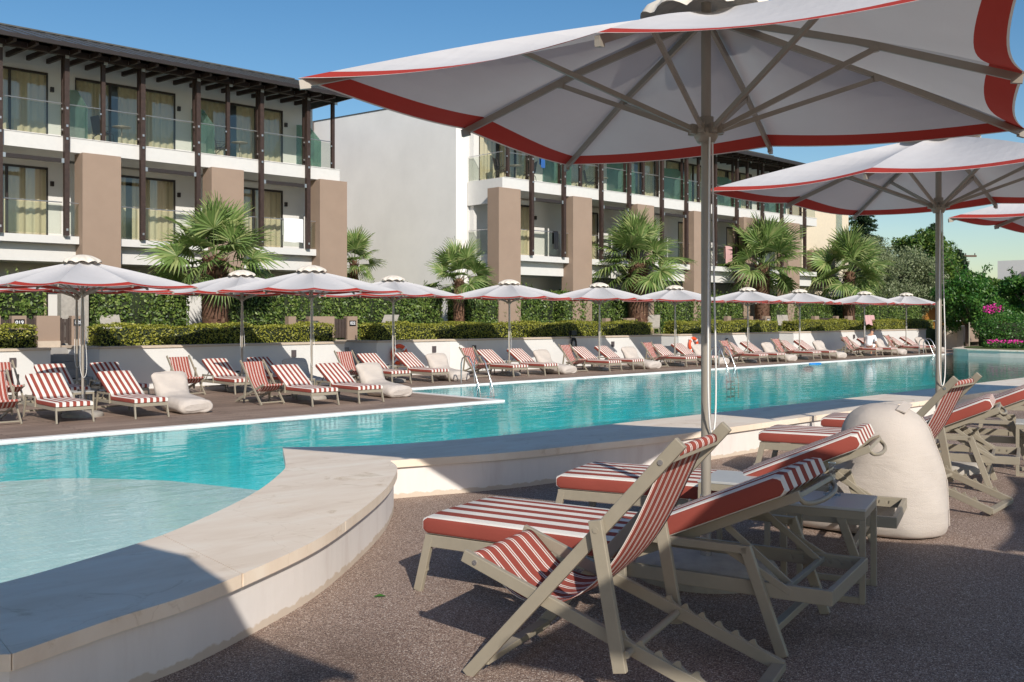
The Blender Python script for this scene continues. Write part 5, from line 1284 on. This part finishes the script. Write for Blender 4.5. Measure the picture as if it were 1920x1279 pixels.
shoots(bpy.data.objects['leafy_tree.001'], [((0, 0, 3.3), (.6, -.6, 4.7)), ((.3, -.3, 3.3), (1.4, -1.2, 4.2)), ((-.5, .5, 3.2), (-.8, .9, 4.2))])
tree('olive_tree', (62, 31.0, .5), 5.4, 2.7, 4.2, 'olive_leaf', 'grey green olive tree right of the farthest palm', ncl=60, per=420, lsz=.075, trunk=.2, seed=5, group=GTR)
tree('olive_tree', (68, 31.0, .5), 5.2, 2.8, 4.2, 'olive_leaf', 'grey green olive tree left of the second near pole', ncl=60, per=420, lsz=.08, trunk=.2, seed=6, group=GTR)
tree('broad_tree', (79, 35, .35), 7.4, 2.9, 4.6, 'fig_leaf', 'bright green broadleaf tree standing above the olive trees', ncl=44, per=260, lsz=.16, trunk=.2, seed=7, group=GTR)
tree('broad_tree', (83.5, 36.2, .35), 6.0, 3.0, 4.4, 'tree_leaf', 'bright leafy tree behind the second near pole', ncl=44, per=260, lsz=.15, trunk=.2, seed=8, group=GTR)
tree('broad_tree', (88.1, 33.2, .35), 3.9, 3.4, 3.6, 'fig_leaf', 'yellowish green tree beyond the right leafy trees', ncl=44, per=260, lsz=.15, trunk=.2, seed=9, group=GTR)
tree('broad_tree', (84.7, 29.6, .35), 3.2, 3.4, 2.4, 'tree_leaf', 'round green tree beyond the planter at right', ncl=44, per=260, lsz=.15, trunk=.2, seed=19, group=GTR)
def conifer(loc, H, r0, label, seed):
    r = random.Random(seed); rt = empty('conifer_tree', loc, 0, label, 'conifer', 'dark conifers in the background')
    mb = MB(); mb.tube([(0, 0, 0), (0, 0, H)], [.22, .03], 8); P = []
    z = H*.12
    while z < H:
        f = 1-z/H; L = r0*(f**.8)*r.uniform(.7, 1.05)+.15
        for k in range(5):
            a = r.uniform(0, 2*math.pi); tip = Vector((L*math.cos(a), L*math.sin(a), z-.12*L+r.uniform(-.1, .1))); b = Vector((0, 0, z+.15*L)); mb.tube([b, tip], [.04, .01], 4)
            n = int(60*L)+20; t = rng.uniform(.15, 1, n)[:, None]; p = np.array(b)*(1-t)+np.array(tip)*t; p += rng.normal(0, 1, (n, 3))*np.array([.22, .22, .09])*(1.15-t); P.append(p)
        z += H*.022
    mb.build('trunk', 'bark', rt); leafobj('crown', [leaves(np.concatenate(P), .13, aspect=.3)], 'dark_leaf', rt)
conifer((73, 37, .4), 11.5, 3.4, 'dark conifer behind the right end of the middle hotel block', 2)
conifer((91.8, 39.3, .4), 9.3, 4.6, 'dark spreading cedar left of the second near pole', 3)
conifer((95.1, 38.4, .4), 7.0, 4.2, 'dark spreading cedar right of the second near pole', 4)
# far low terrace wall, bar furniture, white utility box
rt = empty('terrace_wall', (0, 0, 0), 0, 'low tan terrace wall beyond the pool right of the second near pole', 'wall')
mb = MB(); mb.box(60, 82, 25.0, 25.3, -.3, .62); mb.build('wall_body', 'tan', rt); mb = MB(); mb.box(59.9, 82, 24.95, 25.35, .6205, .72); mb.build('wall_cap', 'tancap', rt)
rt = empty('pool_bar', (0, 0, 0), 0, 'far shaded pool bar with white tables beyond the tan terrace wall', 'building')
mb = MB(); mb.box(70, 92, 26, 32, 1.9, 2.15); mb.build('roof', 'clad', rt)
mb = MB(); mb.box(70, 92, 30.5, 30.8, .3, 1.9); mb.build('wall', 'ochre', rt)
for i in range(7):
    mb = MB(); mb.box(71+3*i, 71.25+3*i, 26.2, 26.45, .3, 1.9); mb.build('pillar', 'clad', rt)
def ttable(s, t, k):
    mb = MB(); mb.box(-.5, .5, -.4, .4, .70, .74, 0)
    for x in (-.42, .42):
        for y in (-.32, .32): mb.box(x-.03, x+.03, y-.03, y+.03, 0, .70, 1)
    o = mb.build('cafe_table', ['white_trim', 'ochre']); o.location = (s, t, .3); return tag(o, 'white topped cafe table beyond the tan terrace wall', 'table', 'white cafe tables beyond the terrace wall')
for k in range(6): ttable(62.5+1.9*k, 26.2+.2*(k % 2), k)
mb = MB(); mb.box(-.45, .45, -.4, .4, 0, 1.22); mb.box(-.48, .48, -.43, .43, 1.2205, 1.27); o = mb.build('utility_cabinet', 'tancap'); o.location = (58.6, 23.9, -.56); tag(o, 'pale cabinet wall catching leaf shadows beside the far pool ladder', 'cabinet')
mb = MB(); mb.tube([(0, 0, 0), (0, 0, 1.25)], .035, 8); o = mb.build('shower_post', 'taupe'); o.location = (51.2, 20.1, -.24); tag(o, 'thin pale shower post in front of the dark shrub', 'post')
# utility pole and distant white building
rt = empty('utility_pole', (130.9, 53, -.7), R(-43), 'wooden utility pole with a crossarm on the skyline at right', 'utility pole')
mb = MB(); mb.tube([(0, 0, 0), (0, 0, 10.2)], .16, 8); mb.build('pole', 'bark', rt)
mb = MB(); mb.box(-2.6, 2.6, -.1, .1, 9.6, 9.85); mb.box(-1.8, 1.8, .1, .2, 9.0, 9.1); mb.build('crossarm', 'bark', rt)
mb = MB(); 
for x in (-2.4, -1.2, 1.2, 2.4): mb.tube([(x, 0, 9.85), (x, 0, 10.1)], .07, 6)
mb.build('insulators', 'clad', rt)
rt = empty('white_building', (0, 0, 0), 0, 'distant flat white building at the right edge of the skyline', 'building')
mb = MB(); mb.box(100.3, 125, 16, 36.7, .3, 6.6); mb.build('wall', 'white_trim', rt)
mb = MB(); mb.add([(97.5, 14, 4.5), (97.5, 34.5, 4.5), (100.2, 34.5, 5.5), (100.2, 14, 5.5)], [(0,1,2,3)]); mb.build('roof', 'clad', rt)
